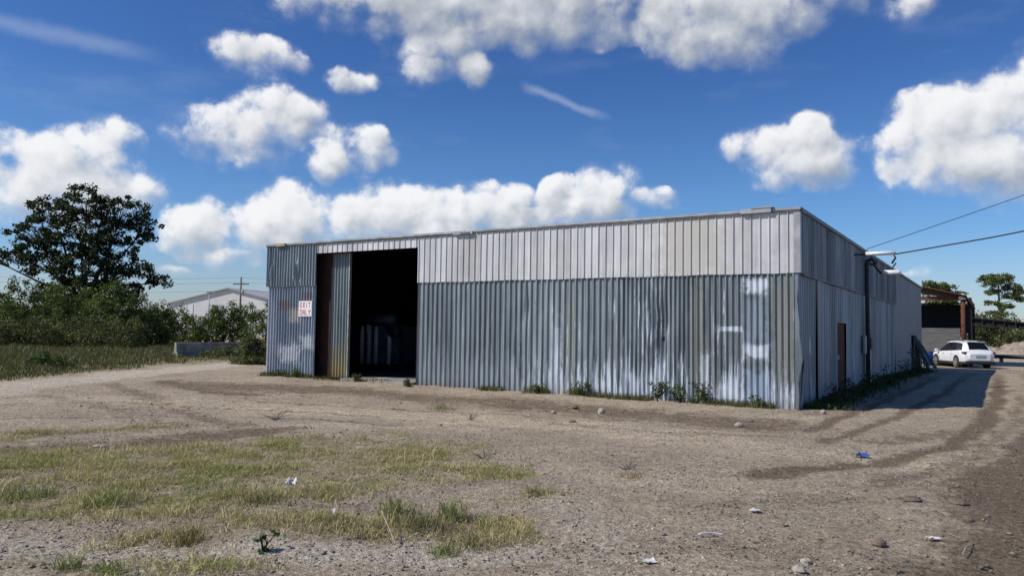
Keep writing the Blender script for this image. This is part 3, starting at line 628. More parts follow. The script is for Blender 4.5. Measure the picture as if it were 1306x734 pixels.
def cable(name, a, b_, sag, r, label, wig=0.):
    a = np.array(a); b_ = np.array(b_); p = []
    for i in range(33):
        t = i/32; q = a+(b_-a)*t; q[2] -= sag*4*t*(1-t); q[2] += wig*math.sin(t*37)*t*(1-t)*4; p.append(q)
    return tag(MB().tube(p, r, 6).build(name, M['black_cable'], None, True), label, 'cable')
pole_r = np.array([27.5, 17.2, 0])
ca = BW(.1, 10.3, 4.66); e1 = AT(1306, 245, 24.0); d1 = e1-ca
cable('power_cable', ca, ca+d1*((pole_r[0]-ca[0])/d1[0]), .12, .012, 'upper thin overhead cable rising straight from the roof edge of the warehouse')
cb = BW(1.25, 7.9, 4.22); e2 = AT(1306, 288, 21.5); d2 = e2-cb; k2 = (pole_r[0]-cb[0])/d2[0]
cable('power_cable', cb, cb+d2*k2+np.array([0, 0, .55]), .42, .022, 'lower thick sagging overhead cable tied to the bracket arm', .02)

# leaning sheets and barrel at the far end of the side wall
for i, (y0, y1, out, top, mt, lb) in enumerate([(26.6, 28.2, .75, 1.75, 'green_sheet', 'dark green sheet leaning on the side wall, nearest to the weeds'),
                                                (28.5, 30.4, .95, 1.5, 'green_sheet2', 'paler green sheet leaning on the side wall, behind the dark one'),
                                                (30.5, 31.9, .8, 1.3, 'green_sheet', 'dark green sheet leaning at the far end of the wall by the blue barrel')]):
    b = MB(); t = .035
    zb = -.05; b.add([(out, y0, zb), (out, y1, zb), (.06, y1+.1, top), (.06, y0+.1, top), (out+t, y0, zb), (out+t, y1, zb), (.06+t, y1+.1, top), (.06+t, y0+.1, top)],
                     [(0, 1, 2, 3), (7, 6, 5, 4), (0, 4, 5, 1), (1, 5, 6, 2), (2, 6, 7, 3), (3, 7, 4, 0)])
    for q in range(4):
        yy = y0+(y1-y0)*(q+.5)/4; b.add([(out+t, yy-.03, zb), (out+t, yy+.03, zb), (.06+t, yy+.13, top), (.06+t, yy+.07, top), (out+t+.03, yy-.03, zb), (out+t+.03, yy+.03, zb), (.06+t+.03, yy+.13, top), (.06+t+.03, yy+.07, top)], [(4, 5, 6, 7), (0, 4, 7, 3), (5, 1, 2, 6)])
    o = b.build('leaning_sheet', M[mt], None); o.location = C0; o.rotation_euler = (0, 0, RZ); tag(o, lb, 'metal sheet', 'sheets leaning on the side wall')
bp = G(1184, 461); bz = float(macro(*AT(1183, 455, 47)[:2]))
q = AT(1184, 455, 49.5)
bb = empty('blue_barrel', (q[0], q[1], -.2), 0, 'blue plastic barrel standing between the leaning sheets and the white car', 'barrel')
MB().lathe([(0, 0), (.27, 0), (.29, .05), (.3, .3), (.31, .33), (.3, .36), (.3, .62), (.31, .65), (.3, .68), (.28, .9), (.24, .95), (0, .95)], (0, 0, 0), 20).build('drum', M['blue_barrel'], bb, True)
MB().lathe([(0, .95), (.05, .95), (.05, .985), (0, .985)], (.13, 0, 0), 10).build('bung', M['blackpl'], bb, True)
q = AT(1189, 459, 49)
tb = MB().add([(-.35, -.2, 0), (.35, -.2, 0), (.35, .25, 0), (-.35, .25, 0), (-.26, -.14, .5), (.3, -.12, .58), (.28, .2, .55), (-.24, .2, .52)], [(3, 2, 1, 0), (4, 5, 6, 7), (0, 1, 5, 4), (1, 2, 6, 5), (2, 3, 7, 6), (3, 0, 4, 7)]).build('concrete_block', M['rubble'], None, bevel=.04)
tb.location = (q[0], q[1]+2, -.26); tag(tb, 'pale tan concrete block on the ground in front of the car bonnet', 'block')

# ------------------------------------------------------------------ vegetation
def leaf_cloud(cent, rad, per, size, cols, flat=.75, jit=.3, up=.35, sun=(-.72, -.2, .67)):
    """rhombic leaves scattered in clumps; returns V,F,C"""
    cent = np.asarray(cent); N = len(cent); n = N*per
    c = np.repeat(cent, per, 0); r = np.repeat(np.broadcast_to(rad, (N,)), per)
    d = rng.normal(size=(n, 3)); d /= np.linalg.norm(d, axis=1, keepdims=True); d *= (rng.random((n, 1))**.45); d[:, 2] *= flat
    p = c+d*r[:, None]
    nn = rng.normal(size=(n, 3)); nn[:, 2] += up*2; nn /= np.linalg.norm(nn, axis=1, keepdims=True)
    t = rng.normal(size=(n, 3)); t -= nn*(t*nn).sum(1, keepdims=True); t /= np.linalg.norm(t, axis=1, keepdims=True); s = np.cross(nn, t)
    L_ = size*rng.uniform(.6, 1.3, n)[:, None]
    V = np.empty((n, 4, 3)); V[:, 0] = p-t*L_*.5; V[:, 1] = p+s*L_*.27; V[:, 2] = p+t*L_*.5; V[:, 3] = p-s*L_*.27
    i = np.arange(n)*4; Fc = np.stack([i, i+1, i+2, i+3], 1)
    tone = np.repeat(rng.uniform(1-jit, 1+jit, N), per)
    cl = pal(n, cols, .2)*tone[:, None]
    return V.reshape(-1, 3), Fc, np.repeat(cl, 4, 0)
def lobes_points(lobes, n, shell=.5):
    out = []; w = np.array([l[3]*l[4]*l[5] for l in lobes])**.75; w = w/w.sum()
    for l, k in zip(lobes, np.maximum(1, (w*n).astype(int))):
        d = rng.normal(size=(k, 3)); d /= np.linalg.norm(d, axis=1, keepdims=True); d *= (shell+(1-shell)*rng.random((k, 1)))**.7
        out.append(np.array(l[:3])+d*np.array(l[3:6]))
    return np.concatenate(out)
def tree(name, base, lobes, nclump, crad, per, leaf, cols, trunk_r, barkm, label, cat, group=None, fork=.35, crown='crown', nbr=60, flat=.75, jit=.35):
    root = empty(name, base, 0, label, cat, group)
    pts = lobes_points(lobes, nclump); pts[:, 2] = np.maximum(pts[:, 2], .15)
    V, Fc, Cc = leaf_cloud(pts, rng.uniform(.6, 1.25, len(pts))*crad, per, leaf, cols, flat, jit)
    np_mesh(crown, V, [Fc], M['leaf'], root, Cc)
    b = MB(); top = max(l[2] for l in lobes); cxm = np.mean([l[0] for l in lobes[:3]]); cym = np.mean([l[1] for l in lobes[:3]])
    fz = top*fork; tp = [np.array([0, 0, -.2]), np.array([.05*fz, 0, fz*.5]), np.array([cxm*.25, cym*.25, fz])]
    b.tube(tp, [trunk_r*1.25, trunk_r*.95, trunk_r*.8], 10)
    for l in lobes:
        c = np.array(l[:3]); mid = tp[2]*.55+c*.45+np.array([0, 0, .1*top*(.5-random.random())])
        b.tube([tp[2]-np.array([0, 0, .1]), mid, c], [trunk_r*.36, trunk_r*.2, trunk_r*.08], 7)
        near = pts[np.argsort(((pts-c)**2).sum(1))[:max(2, nbr//len(lobes))]]
        for q in near: b.tube([mid*.35+c*.65, (c+q)/2+rng.normal(0, .08, 3), q], [trunk_r*.09, trunk_r*.055, trunk_r*.02], 5, False)
    b.build('trunk', barkm, root, True); return root

def to_local(lst, base, depth, squash=.8):
    out = []
    for px, py, rx, ry in lst:
        p = AT(px, py, depth)-base; s = depth/F; out.append((p[0], p[1]+random.uniform(-.35, .35)*rx*s, p[2], rx*s, rx*s*squash, ry*s))
    return out
OAK = [(.026, .038, .015), (.036, .052, .02), (.05, .066, .026), (.02, .03, .013), (.07, .082, .038)]
ob = AT(108, 425, 64.); ob[2] = 0
lob = to_local([(112, 262, 34, 24), (70, 272, 34, 20), (155, 270, 34, 24), (45, 300, 30, 22), (185, 290, 22, 17), (105, 300, 48, 30), (150, 318, 40, 24), (60, 335, 36, 22),
                (120, 345, 46, 24), (20, 322, 22, 13), (175, 346, 30, 11), (205, 358, 22, 7), (90, 375, 46, 20), (150, 370, 34, 14), (-8, 330, 16, 10)], ob, 64.)
tree('oak_tree', ob, lob, 720, .46, 44, .26, OAK, .42, M['bark'], 'tall spreading dark oak with airy crown standing above the thicket', 'tree', fork=.3, nbr=240)

BSH = [(.095, .13, .034), (.13, .165, .045), (.17, .20, .065), (.06, .085, .025)]
BSH2 = [(.105, .12, .04), (.135, .145, .055), (.08, .095, .033), (.165, .165, .075)]
ORD = ['first', 'second', 'third', 'fourth', 'fifth', 'sixth', 'seventh', 'eighth', 'ninth', 'tenth', 'eleventh', 'twelfth']
def bush(px, py_top, py_bot, wpx, depth, cols, label, name='shrub', group=None, n=70, per=55, leaf=.17, crad=.42, cat='shrub'):
    base = AT(px, py_bot, depth); base[2] = gzs(base[0], base[1])-.05
    hgt = AT(px, py_top, depth)[2]-base[2]; w = wpx*depth/F/2
    lobes = [(0, 0, hgt*.45, w*.8, w*.7, hgt*.45), (-w*.5, 0, hgt*.35, w*.5, w*.5, hgt*.35), (w*.5, .1, hgt*.38, w*.5, w*.5, hgt*.38), (w*random.uniform(-.3, .3), 0, hgt*.75, w*.45, w*.4, hgt*.25), (w*random.uniform(-.7, .7), -.2, hgt*.55, w*.35, w*.35, hgt*.3)]
    return tree(name, base, lobes, n, crad, per, leaf, cols, .06+.012*hgt, M['bark'], label, cat, group, .2, 'foliage', 14, .9)
row = [(-6, 366, 441, 70), (22, 350, 441, 64), (52, 360, 440, 60), (84, 354, 441, 64), (112, 360, 440, 60), (138, 354, 440, 66), (166, 362, 439, 60), (192, 384, 439, 52)]
for i, (px, t, b_, w) in enumerate(row):
    bush(px, t, b_, w*1.25, 57+random.uniform(-2.5, 2.5), BSH, f'dense dark green shrub, {ORD[i]} from the left in the thicket below the oak', group='thicket shrubs below the oak', n=100, per=60)
low = [(8, 402, 446, 50), (45, 400, 447, 52), (92, 405, 446, 60), (130, 398, 446, 50), (165, 404, 445, 46), (68, 412, 450, 40)]
low.sort()
for i, (px, t, b_, w) in enumerate(low):
    bush(px, t, b_, w*1.2, 50+random.uniform(-2, 2), BSH2, f'olive green feathery bush, {ORD[i]} from the left in front of the thicket', group='feathery bushes before the thicket', n=60, per=60, leaf=.14)
row2 = [(215, 388, 440, 50), (240, 394, 441, 44), (262, 388, 441, 46), (285, 382, 441, 48), (312, 385, 441, 50), (338, 378, 441, 50)]
for i, (px, t, b_, w) in enumerate(row2):
    bush(px, t, b_, w*1.25, 60+random.uniform(-3, 3), BSH, f'dark bushy shrub in front of the pale building, {ORD[i]} from the oak side', group='shrubs in front of the pale building', n=75, per=55)
bush(326, 428, 474, 46, 38.5, BSH2, 'leafy green bush at the left corner of the warehouse', n=70, per=60, leaf=.11, crad=.24)
bush(318, 455, 478, 50, 34.5, BSH2, 'low spreading weed bush at the edge of the gravel track by the warehouse corner', n=50, per=60, leaf=.09, crad=.18)
bush(60, 452, 478, 60, 29., [(.05, .09, .022), (.07, .11, .03), (.04, .07, .02)], 'bright green low bush in the meadow beside the track', n=40, per=50, leaf=.09, crad=.2)
bush(285, 442, 458, 60, 40.3, BSH2, 'low weeds growing against the concrete barrier', n=40, per=45, leaf=.10, crad=.2)

# barrier
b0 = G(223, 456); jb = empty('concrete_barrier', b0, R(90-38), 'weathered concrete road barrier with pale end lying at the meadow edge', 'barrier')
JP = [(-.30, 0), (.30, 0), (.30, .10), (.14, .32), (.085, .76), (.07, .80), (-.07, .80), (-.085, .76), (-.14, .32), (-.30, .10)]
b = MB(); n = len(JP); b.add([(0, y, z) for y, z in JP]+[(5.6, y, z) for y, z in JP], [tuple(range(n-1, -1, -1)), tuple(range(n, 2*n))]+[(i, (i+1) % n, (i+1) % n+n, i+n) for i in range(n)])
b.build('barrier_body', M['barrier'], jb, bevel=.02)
MB().box(.15, .35, -.33, .33, -.02, .0).build('lifting_slot', M['dark'], jb)

# pale distant building
db = AT(290, 430, 130.); pk = AT(290, 368, 130.)[2]; ev = AT(203, 386.5, 130.)[2]; wl = AT(203, 386, 130.)[0]-db[0]
pb = empty('pale_warehouse', (db[0], db[1], 0), R(-14), 'distant pale gabled metal building beyond the shrubs', 'building')
MB().prism([(wl, -1), (-wl, -1), (-wl, ev), (0, pk), (wl, ev)], 0, 45).build('wall', M['bwhite'], pb)
rf = MB()
for sgn in (1, -1):
    e = wl*sgn; rf.add([(0, -.4, pk+.02), (e*1.03, -.4, ev-.08), (e*1.03, 45.4, ev-.08), (0, 45.4, pk+.02), (0, -.4, pk+.22), (e*1.03, -.4, ev+.12), (e*1.03, 45.4, ev+.12), (0, 45.4, pk+.22)], [(0, 1, 2, 3), (7, 6, 5, 4), (0, 4, 5, 1), (1, 5, 6, 2), (2, 6, 7, 3), (3, 7, 4, 0)])
rf.build('roof', M['broof'], pb)
for xx in (6.2, 7.6): MB().tube([(xx, 6, ev), (xx, 6, pk+.3)], .12, 8).build('vent_pipe', M['grey_pvc'], pb)
for k in range(6): MB().box(wl*.9+k*3.7, wl*.9+k*3.7+.08, -.05, -.002, -1, ev-.1).build('wall_rib', M['broof'], pb)
MB().box(-6, -2, -.06, -.003, 0, 3.4).build('roller_door', M['broof'], pb)

# poles and lines behind
def upole(px, py_top, depth, label, wires_dir=None):
    p = AT(px, 430, depth); h_ = AT(px, py_top, depth)[2]
    r = empty('utility_pole', (p[0], p[1], 0), R(5), label, 'utility pole', 'utility poles of the line behind the meadow')
    MB().tube([(0, 0, -.3), (0, 0, h_)], [.17, .11], 10).build('pole', M['wood_grey'], r, True)
    MB().box(-1.1, 1.1, -.06, .06, h_-1.1, h_-.95).build('crossarm', M['wood_grey'], r)
    for xx in (-1., -.35, .35, 1.): MB().lathe([(0, 0), (.05, 0), (.06, .1), (.03, .2), (0, .2)], (xx, 0, h_-.95), 8).build('insulator', M['steel'], r, True)
    MB().lathe([(0, 0), (.2, 0), (.2, .7), (0, .75)], (.28, 0, h_-2.6), 12).build('transformer', M['grey_pvc'], r, True)
    return np.array([p[0], p[1], h_])
pA = upole(305, 353, 110, 'weathered wooden utility pole with transformer in front of the pale building')
pB = np.array([pA[0]-48, pA[1]-4, pA[2]]); pC = np.array([pA[0]+52, pA[1]+4, pA[2]])
px5 = lambda p: (CX+F*((p-CAM)@rt)/((p-CAM)@fw))
for nm, q in (('left', pB), ('right', pC)): pass
upole(px5(pB), 353, pB[1], 'slim wooden utility pole seen through the oak at the left edge')
for i, (dz, lb) in enumerate([(-.05, 'highest thin wire of the power line left of the warehouse'), (-.75, 'middle thin wire of the power line left of the warehouse'), (-1.9, 'lowest thin wire of the power line left of the warehouse')]):
    b = MB()
    for a, c in ((pB, pA), (pA, pC)):
        b.tube([a+(c-a)*t+np.array([0, 0, dz-.7*4*t*(1-t)]) for t in np.linspace(0, 1, 13)], .014, 5, False)
    tag(b.build('power_wire', M['black_cable'], None), lb, 'wire', 'wires of the power line behind the meadow')
p = AT(265, 430, 95.); h_ = AT(265, 373, 95)[2]
sl = empty('street_light', (p[0], p[1], 0), 0, 'thin grey yard light pole in front of the pale building', 'lamp post')
MB().tube([(0, 0, 0), (0, 0, h_)], [.09, .06], 8).build('pole', M['grey_pvc'], sl, True)
MB().box(-.32, .28, -.15, .15, h_, h_+.16).build('lamp_head', M['grey_pvc'], sl, bevel=.03)

# ------------------------------------------------------------------ open shed behind the warehouse, right
so = 42.
def SH(px, py): return FR(px, py, so)
x_l = -6.; xr = SH(1233, 400)[0]; zl = SH(1175, 366); zr = SH(1233, 377.5)
slope = (zr[1]-zl[1])/(xr-zl[0])
gzs_ = -.26
sh = empty('open_shed', BW(xr, so, gzs_), RZ, 'rusty open shed with sagging metal roof behind the end of the warehouse', 'shed')
def rl(x): return zl[1]+slope*(x-zl[0])-gzs_
rb = MB(); xa = x_l; X0 = xa-xr; xo = SH(1240, 386)[0]-xr
poly = [(X0, rl(xa)), (0, rl(xr)), (xo, SH(1242, 388)[1]-gzs_), (xo, SH(1242, 388)[1]-gzs_-.09), (0, rl(xr)-.12), (X0, rl(xa)-.12)]
rb.prism(poly, -.6, 9.); rb.build('roof', M['rust_dk'], sh)
MB().prism([(X0, rl(xa)+.003), (0, rl(xr)+.003), (xo, SH(1242, 388)[1]-gzs_+.003), (xo, SH(1242, 388)[1]-gzs_+.03), (0, rl(xr)+.04), (X0, rl(xa)+.04)], -.7, 9.1).build('roof_sheet', M['rust_lt'], sh)
zbm = SH(1210, 379.5)[1]-gzs_
MB().box(X0, -.1, -.1, .1, zbm-.16, zbm+.1).build('front_beam', M['rust'], sh)
cx_ = SH(1228.5, 400)[0]-xr
cn = MB().tube([(cx_, -.15, 0), (cx_, -.15, zbm-.17)], .14, 14).build('column', M['rust'], sh, True)
MB().lathe([(0, -.1), (.2, -.1), (.24, .05), (.16, .25), (0, .32)], (cx_-.02, -.2, zbm-.05), 12).build('column_cap', M['sign_white'], cn, True)
MB().box(cx_+.25, cx_+.50, .1, .4, 0, zbm).build('column', M['dark'], sh)
zt = SH(1200, 418)[1]-gzs_; zd = SH(1200, 390)[1]-gzs_
MB().box(X0, cx_-.2, .25, .33, -.1, zt).build('low_wall', M['siding'], sh)
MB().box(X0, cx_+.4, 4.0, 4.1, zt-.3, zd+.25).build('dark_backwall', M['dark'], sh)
MB().box(X0, -.05, 3.8, 3.92, zd+.26, zd+.36).box(X0, .0, 8.6, 8.8, rl(xr)-.5, rl(xr)-.3).build('back_beam', M['rust_dk'], sh)
for yy in (2.5, 5.5, 8.7): MB().box(.0, .28, yy-.15, yy+.15, -.1, rl(xr)-.2).build('post', M['rust_dk'], sh)
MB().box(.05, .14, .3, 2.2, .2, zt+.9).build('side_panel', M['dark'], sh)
for xx in (-1.6, -2.6): MB().tube([(xx, 1.5, 1.0), (xx+.2, 1.6, 2.6)], .05, 6).build('brace', M['rust_dk'], sh)

# overhead girder to the right
g0 = SH(1239, 404.5); g1 = SH(1239, 413.5); g2 = SH(1306, 410.5)
gb_ = empty('steel_girder', BW(g0[0], so+.3, 0), RZ, 'long dark raised steel girder running from the shed to the right edge', 'girder')
Lg = (g2[0]-g0[0])*1.9; dz = (g2[1]-g0[1])/(g2[0]-g0[0])*Lg
def gz_(x): return g0[1]+.0+dz*x/Lg
b = MB(); th = g0[1]-g1[1]
for (za, zb_, ya, yb) in ((0, -.07, -.22, .22), (-.071, -th+.071, -.03, .03), (-th+.07, -th, -.22, .22)):
    b.add([(0, ya, gz_(0)+za), (Lg, ya, gz_(Lg)+za), (Lg, yb, gz_(Lg)+za), (0, yb, gz_(0)+za), (0, ya, gz_(0)+zb_), (Lg, ya, gz_(Lg)+zb_), (Lg, yb, gz_(Lg)+zb_), (0, yb, gz_(0)+zb_)], [(0, 1, 2, 3), (7, 6, 5, 4), (0, 4, 5, 1), (1, 5, 6, 2), (2, 6, 7, 3), (3, 7, 4, 0)])
b.build('beam', M['dark'], gb_)
for k in range(1, 9): MB().box(Lg*k/9-.03, Lg*k/9+.03, -.2, -.031, gz_(Lg*k/9)-th+.075, gz_(Lg*k/9)-.075).build('stiffener', M['rust_dk'], gb_)
MB().box(Lg-.35, Lg-.05, -.15, .15, -.4, gz_(Lg)-th).build('support_post', M['rust_dk'], gb_)

# right-hand trees
PINE = [(.12, .15, .055), (.17, .20, .08), (.22, .24, .11), (.08, .105, .04)]
def pine(px, py_base, depth, L2, label, top, n=150, crad=.8, leaf=.42, per=40):
    base = AT(px, py_base, depth); base[2] = -.3; lb = to_local(L2, base, depth, .9)
    r = empty('pine_tree', base, 0, label, 'tree', 'pines at the right'); pts = lobes_points(lb, n, .3)
    V, Fc, Cc = leaf_cloud(pts, rng.uniform(.6, 1.2, len(pts))*crad, per, leaf, PINE, .6, .35); np_mesh('crown', V, [Fc], M['leaf'], r, Cc)
    tz = AT(px, top, depth)[2]-base[2]; b = MB(); b.tube([(0, 0, 0), (.1, 0, tz*.5), (-.05, 0, tz)], [.34, .26, .07], 9)
    for l in lb:
        c = np.array(l[:3]); z0 = max(tz*.3, c[2]-.8); b.tube([(0, 0, min(z0, tz*.97)), c*.6+np.array([0, 0, z0*.4]), c], [.10, .07, .03], 6)
    b.build('trunk', M['pine_bark'], r, True)
pine(1275, 440, 150., [(1265, 355, 15, 5), (1280, 356, 15, 6), (1262, 362, 9, 4), (1292, 366, 12, 5), (1270, 372, 9, 4), (1288, 377, 12, 4), (1300, 372, 9, 4), (1266, 386, 9, 3), (1283, 391, 9, 4), (1298, 382, 8, 3), (1274, 400, 12, 4)], 'tall flat topped pine with bare trunk behind the girder at right', 352, n=230)
pine(1205, 440, 120., [(1182, 363, 8, 5), (1198, 365, 10, 5), (1212, 368, 9, 5), (1224, 374, 8, 4), (1190, 372, 10, 4), (1208, 384, 16, 4), (1188, 388, 10, 4)], 'pine crown showing above the rusty shed roof', 361, n=130)
BRT = [(.095, .115, .045), (.13, .15, .06), (.07, .09, .035), (.17, .18, .085)]
bl = [(1252, 398, 441, 34, 135, 'tree behind the girder nearest the shed'), (1278, 394, 442, 44, 140, 'broad tree at the foot of the tall pine'), (1302, 414, 442, 40, 132, 'low rounded tree behind the girder at the right edge'), (1330, 405, 442, 44, 140, 'broad dark tree at the right edge beyond the rubble')]
for px, t, b_, w, dp, lb in bl: bush(px, t, b_, w*1.2, dp, BRT, 'olive '+lb, 'broad_tree', 'broad trees behind the girder', 90, 45, .42, .95, 'tree')
# wood far off closing the horizon
xx = np.concatenate([rng.uniform(-420, 420, 1500)]); yy = rng.uniform(300, 380, 1500); hh = rng.uniform(1, 8.5, 1500)*(.5+fbm(xx*.02, yy*.02, 3, 99))
V, Fc, Cc = leaf_cloud(np.stack([xx, yy, hh], 1), 4.0, 26, 1.9, [(.05, .065, .035), (.04, .052, .03), (.065, .078, .045)], .8, .3)
tag(np_mesh('far_wood', V, [Fc], M['leaf'], None, Cc), kind='stuff')

# rubble mound, black pipe
mq = AT(1318, 446, 78.)
n = 46; b = MB(); vs = []
for j in range(n):
    for i in range(n):
        a = (i/(n-1)-.5)*2; c = (j/(n-1)-.5)*2; r_ = math.hypot(a, c)
        h1 = max(0, 1-r_)**.8*1.9; nz_ = float(fbm(np.array([a*6.]), np.array([c*6.]), 4, 12)[0])
        vs.append((a*6.2, c*4., h1*(.6+.8*nz_)-.1))
b.add(vs, [(j*n+i, j*n+i+1, (j+1)*n+i+1, (j+1)*n+i) for j in range(n-1) for i in range(n-1)])
mo_ = b.build('rubble_mound', M['rubble'], None); mo_.location = (mq[0], mq[1], -.26); tag(mo_, 'pale mound of rubble and earth at the right edge beyond the car', 'mound')
pa = AT(1262, 449.5, 62.); pb_ = AT(1325, 452.5, 60.)
pp = empty('black_pipe', (pa[0], pa[1], -.1), math.atan2(pb_[1]-pa[1], pb_[0]-pa[0]), 'long black pipe lying on blocks right of the white car', 'pipe')
MB().tube([(0, 0, .28), (6.5, 0, .28)], .16, 12).build('pipe_body', M['blackpl'], pp, True)
for xx in (.8, 3.4, 5.8): MB().box(xx-.12, xx+.12, -.25, .25, -.3, .12).build('support_block', M['wood_grey'], pp)

# ------------------------------------------------------------------ white car
cw = G(1221, 467); 
D_ = 49.0; rear = AT(1223, 466.5, D_)
car = empty('white_suv', (0, 0, 0), 0, 'white station wagon style car parked by the open shed, seen from its rear left', 'car')
ST = [(-2.50, .60, .52, .78, .88, .55, .90), (-2.46, .79, .42, .80, 1.02, .66, 1.04), (-2.36, .885, .36, .82, 1.09, .69, 1.14), (-2.20, .925, .34, .84, 1.10, .655, 1.33), (-2.02, .945, .32, .84, 1.095, .62, 1.50), (-1.82, .955, .30, .84, 1.09, .595, 1.615),
      (-1.3, .96, .28, .84, 1.065, .605, 1.695), (-.6, .96, .28, .82, 1.03, .62, 1.735), (.1, .96, .28, .80, 1.0, .625, 1.715), (.5, .955, .28, .79, .99, .615, 1.64), (.95, .95, .28, .78, .985, .65, 1.39), (1.35, .94, .28, .78, .98, .72, 1.12), (1.9, .92, .29, .74, .93, .70, 1.03), (2.3, .84, .32, .68, .84, .60, .92), (2.48, .70, .36, .60, .72, .5, .77), (2.56, .52, .42, .55, .62, .4, .64)]
XS = [s[0] for s in ST]
def sect(x):
    q = [np.interp(x, XS, [s[k] for s in ST]) for k in range(1, 7)]; hw_, zb, zm, zbelt, rw, rz = q
    return [(hw_*.93, zb), (hw_, zb+.14), (hw_*1.0, zm), (hw_*.965, zbelt), (rw, max(zbelt+.005, rz-.05)), (rw-.10, rz), (0, rz+.025)]
xl = np.unique(np.concatenate([np.linspace(-2.5, 2.56, 46), XS])); b = MB(); vs = []; nn_ = 13
for x in xl:
    s_ = sect(x); full = [(x, y, z) for y, z in s_]+[(x, -y, z) for y, z in s_[-2::-1]]; vs += full
m_ = len(xl); fs = [(i*nn_+k, i*nn_+k+1, (i+1)*nn_+k+1, (i+1)*nn_+k) for i in range(m_-1) for k in range(nn_-1)]
fs += [tuple(range(nn_)), tuple((m_-1)*nn_+k for k in range(nn_-1, -1, -1))]+[(i*nn_, (i+1)*nn_, (i+1)*nn_+nn_-1, i*nn_+nn_-1) for i in range(m_-1)]
body = b.add(vs, fs).build('body', M['carpaint'], car, True)
for p_ in body.data.polygons:
    if len(p_.vertices) > 4: p_.use_smooth = False
def side_patch(xa, xb, ta, tb, sgn, seg_=(3, 4), off=.012, n=10, xa2=None, xb2=None):
    b = MB(); vs = []
    for j, t in enumerate((ta, tb)):
        for i in range(n):
            lo = xa if j == 0 else (xa2 if xa2 is not None else xa); hi = xb if j == 0 else (xb2 if xb2 is not None else xb)
            x = lo+(hi-lo)*i/(n-1); s_ = sect(x); A_, B_ = s_[seg_[0]], s_[seg_[1]]
            vs.append((x, sgn*(A_[0]+(B_[0]-A_[0])*t+off), A_[1]+(B_[1]-A_[1])*t+off*.3))
    return b.add(vs, [(i, i+1, n+i+1, n+i) for i in range(n-1)])
for sg_ in (1, -1):
    side_patch(-.62, 1.12, .08, .90, sg_, xa2=-.62, xb2=.50).build('side_window', M['glass'], car)
    side_patch(-1.48, -.70, .08, .90, sg_).build('side_window', M['glass'], car)
    side_patch(-2.02, -1.56, .10, .86, sg_, xa2=-1.66).build('side_window', M['glass'], car)
    side_patch(-.70, -.62, .05, .92, sg_, off=.009, n=3).build('door_pillar', M['blackpl'], car); side_patch(-1.56, -1.48, .05, .92, sg_, off=.009, n=3).build('door_pillar', M['blackpl'], car)
    MB().box(-2.3, 2.3, sg_*.90 if sg_ > 0 else -.975, .975 if sg_ > 0 else -.90, .24, .40).build('sill_cladding', M['blackpl'], car, bevel=.02)
    b = MB(); b.box(-2.46, -2.12, .60 if sg_ > 0 else -.955, .955 if sg_ > 0 else -.60, .93, 1.04); b.build('taillight', M['taillight'], car, bevel=.03)
    MB().box(1.0, 1.18, .97 if sg_ > 0 else -1.17, 1.17 if sg_ > 0 else -.97, 1.0, 1.16).build('wing_mirror', M['carpaint'], car, bevel=.04)
    for hx in (.35, -.85): MB().box(hx-.1, hx+.1, .955 if sg_ > 0 else -.985, .985 if sg_ > 0 else -.955, .86, .89).build('door_handle', M['alloy'], car)
    MB().tube([(-1.7, sg_*.60, 1.70), (-1.5, sg_*.62, 1.755), (.2, sg_*.62, 1.765), (.45, sg_*.60, 1.70)], .018, 6).build('roof_rail', M['blackpl'], car, True)
    for seam in (-.66, .95): side_patch(seam-.008, seam+.008, .1, 1., sg_, (1, 2), .004, 2).build('door_seam', M['blackpl'], car)
    MB().box(2.30, 2.42, .45 if sg_ > 0 else -.80, .80 if sg_ > 0 else -.45, .66, .80).build('headlight', M['glass'], car, bevel=.02)
def top_patch(xa, xb, ya, yb, n=6, off=.012):
    b = MB(); vs = []
    for i in range(n):
        x = xa+(xb-xa)*i/(n-1); s_ = sect(x)
        for f in np.linspace(-1, 1, 7):
            w = s_[5][0]*(ya+(yb-ya)*i/(n-1)); y = f*w; vs.append((x-off*.8, y, s_[5][1]+.025*(1-abs(y)/max(s_[5][0], .01))+off))
    return b.add(vs, [(i*7+k, i*7+k+1, (i+1)*7+k+1, (i+1)*7+k) for i in range(n-1) for k in range(6)])
top_patch(-2.34, -1.88, 1.0, 1.0).build('rear_window', M['glass'], car)
b = top_patch(.62, 1.30, .98, .98); b.build('windscreen', M['glass'], car)
MB().box(-2.0, -1.72, -.52, .52, 1.64, 1.67).build('spoiler', M['carpaint'], car, bevel=.01)
MB().box(-2.53, -2.3, -.86, .86, .26, .46).build('rear_bumper', M['blackpl'], car, bevel=.05)
MB().box(-2.535, -2.50, -.29, .29, .70, .84).build('license_plate', M['plate'], car, bevel=.005)
MB().box(-2.49, -2.46, -.45, .45, .86, .90).build('chrome_strip', M['alloy'], car)
MB().tube([(-1.4, 0, 1.74), (-1.5, 0, 1.86)], .02, 6).build('antenna', M['blackpl'], car)
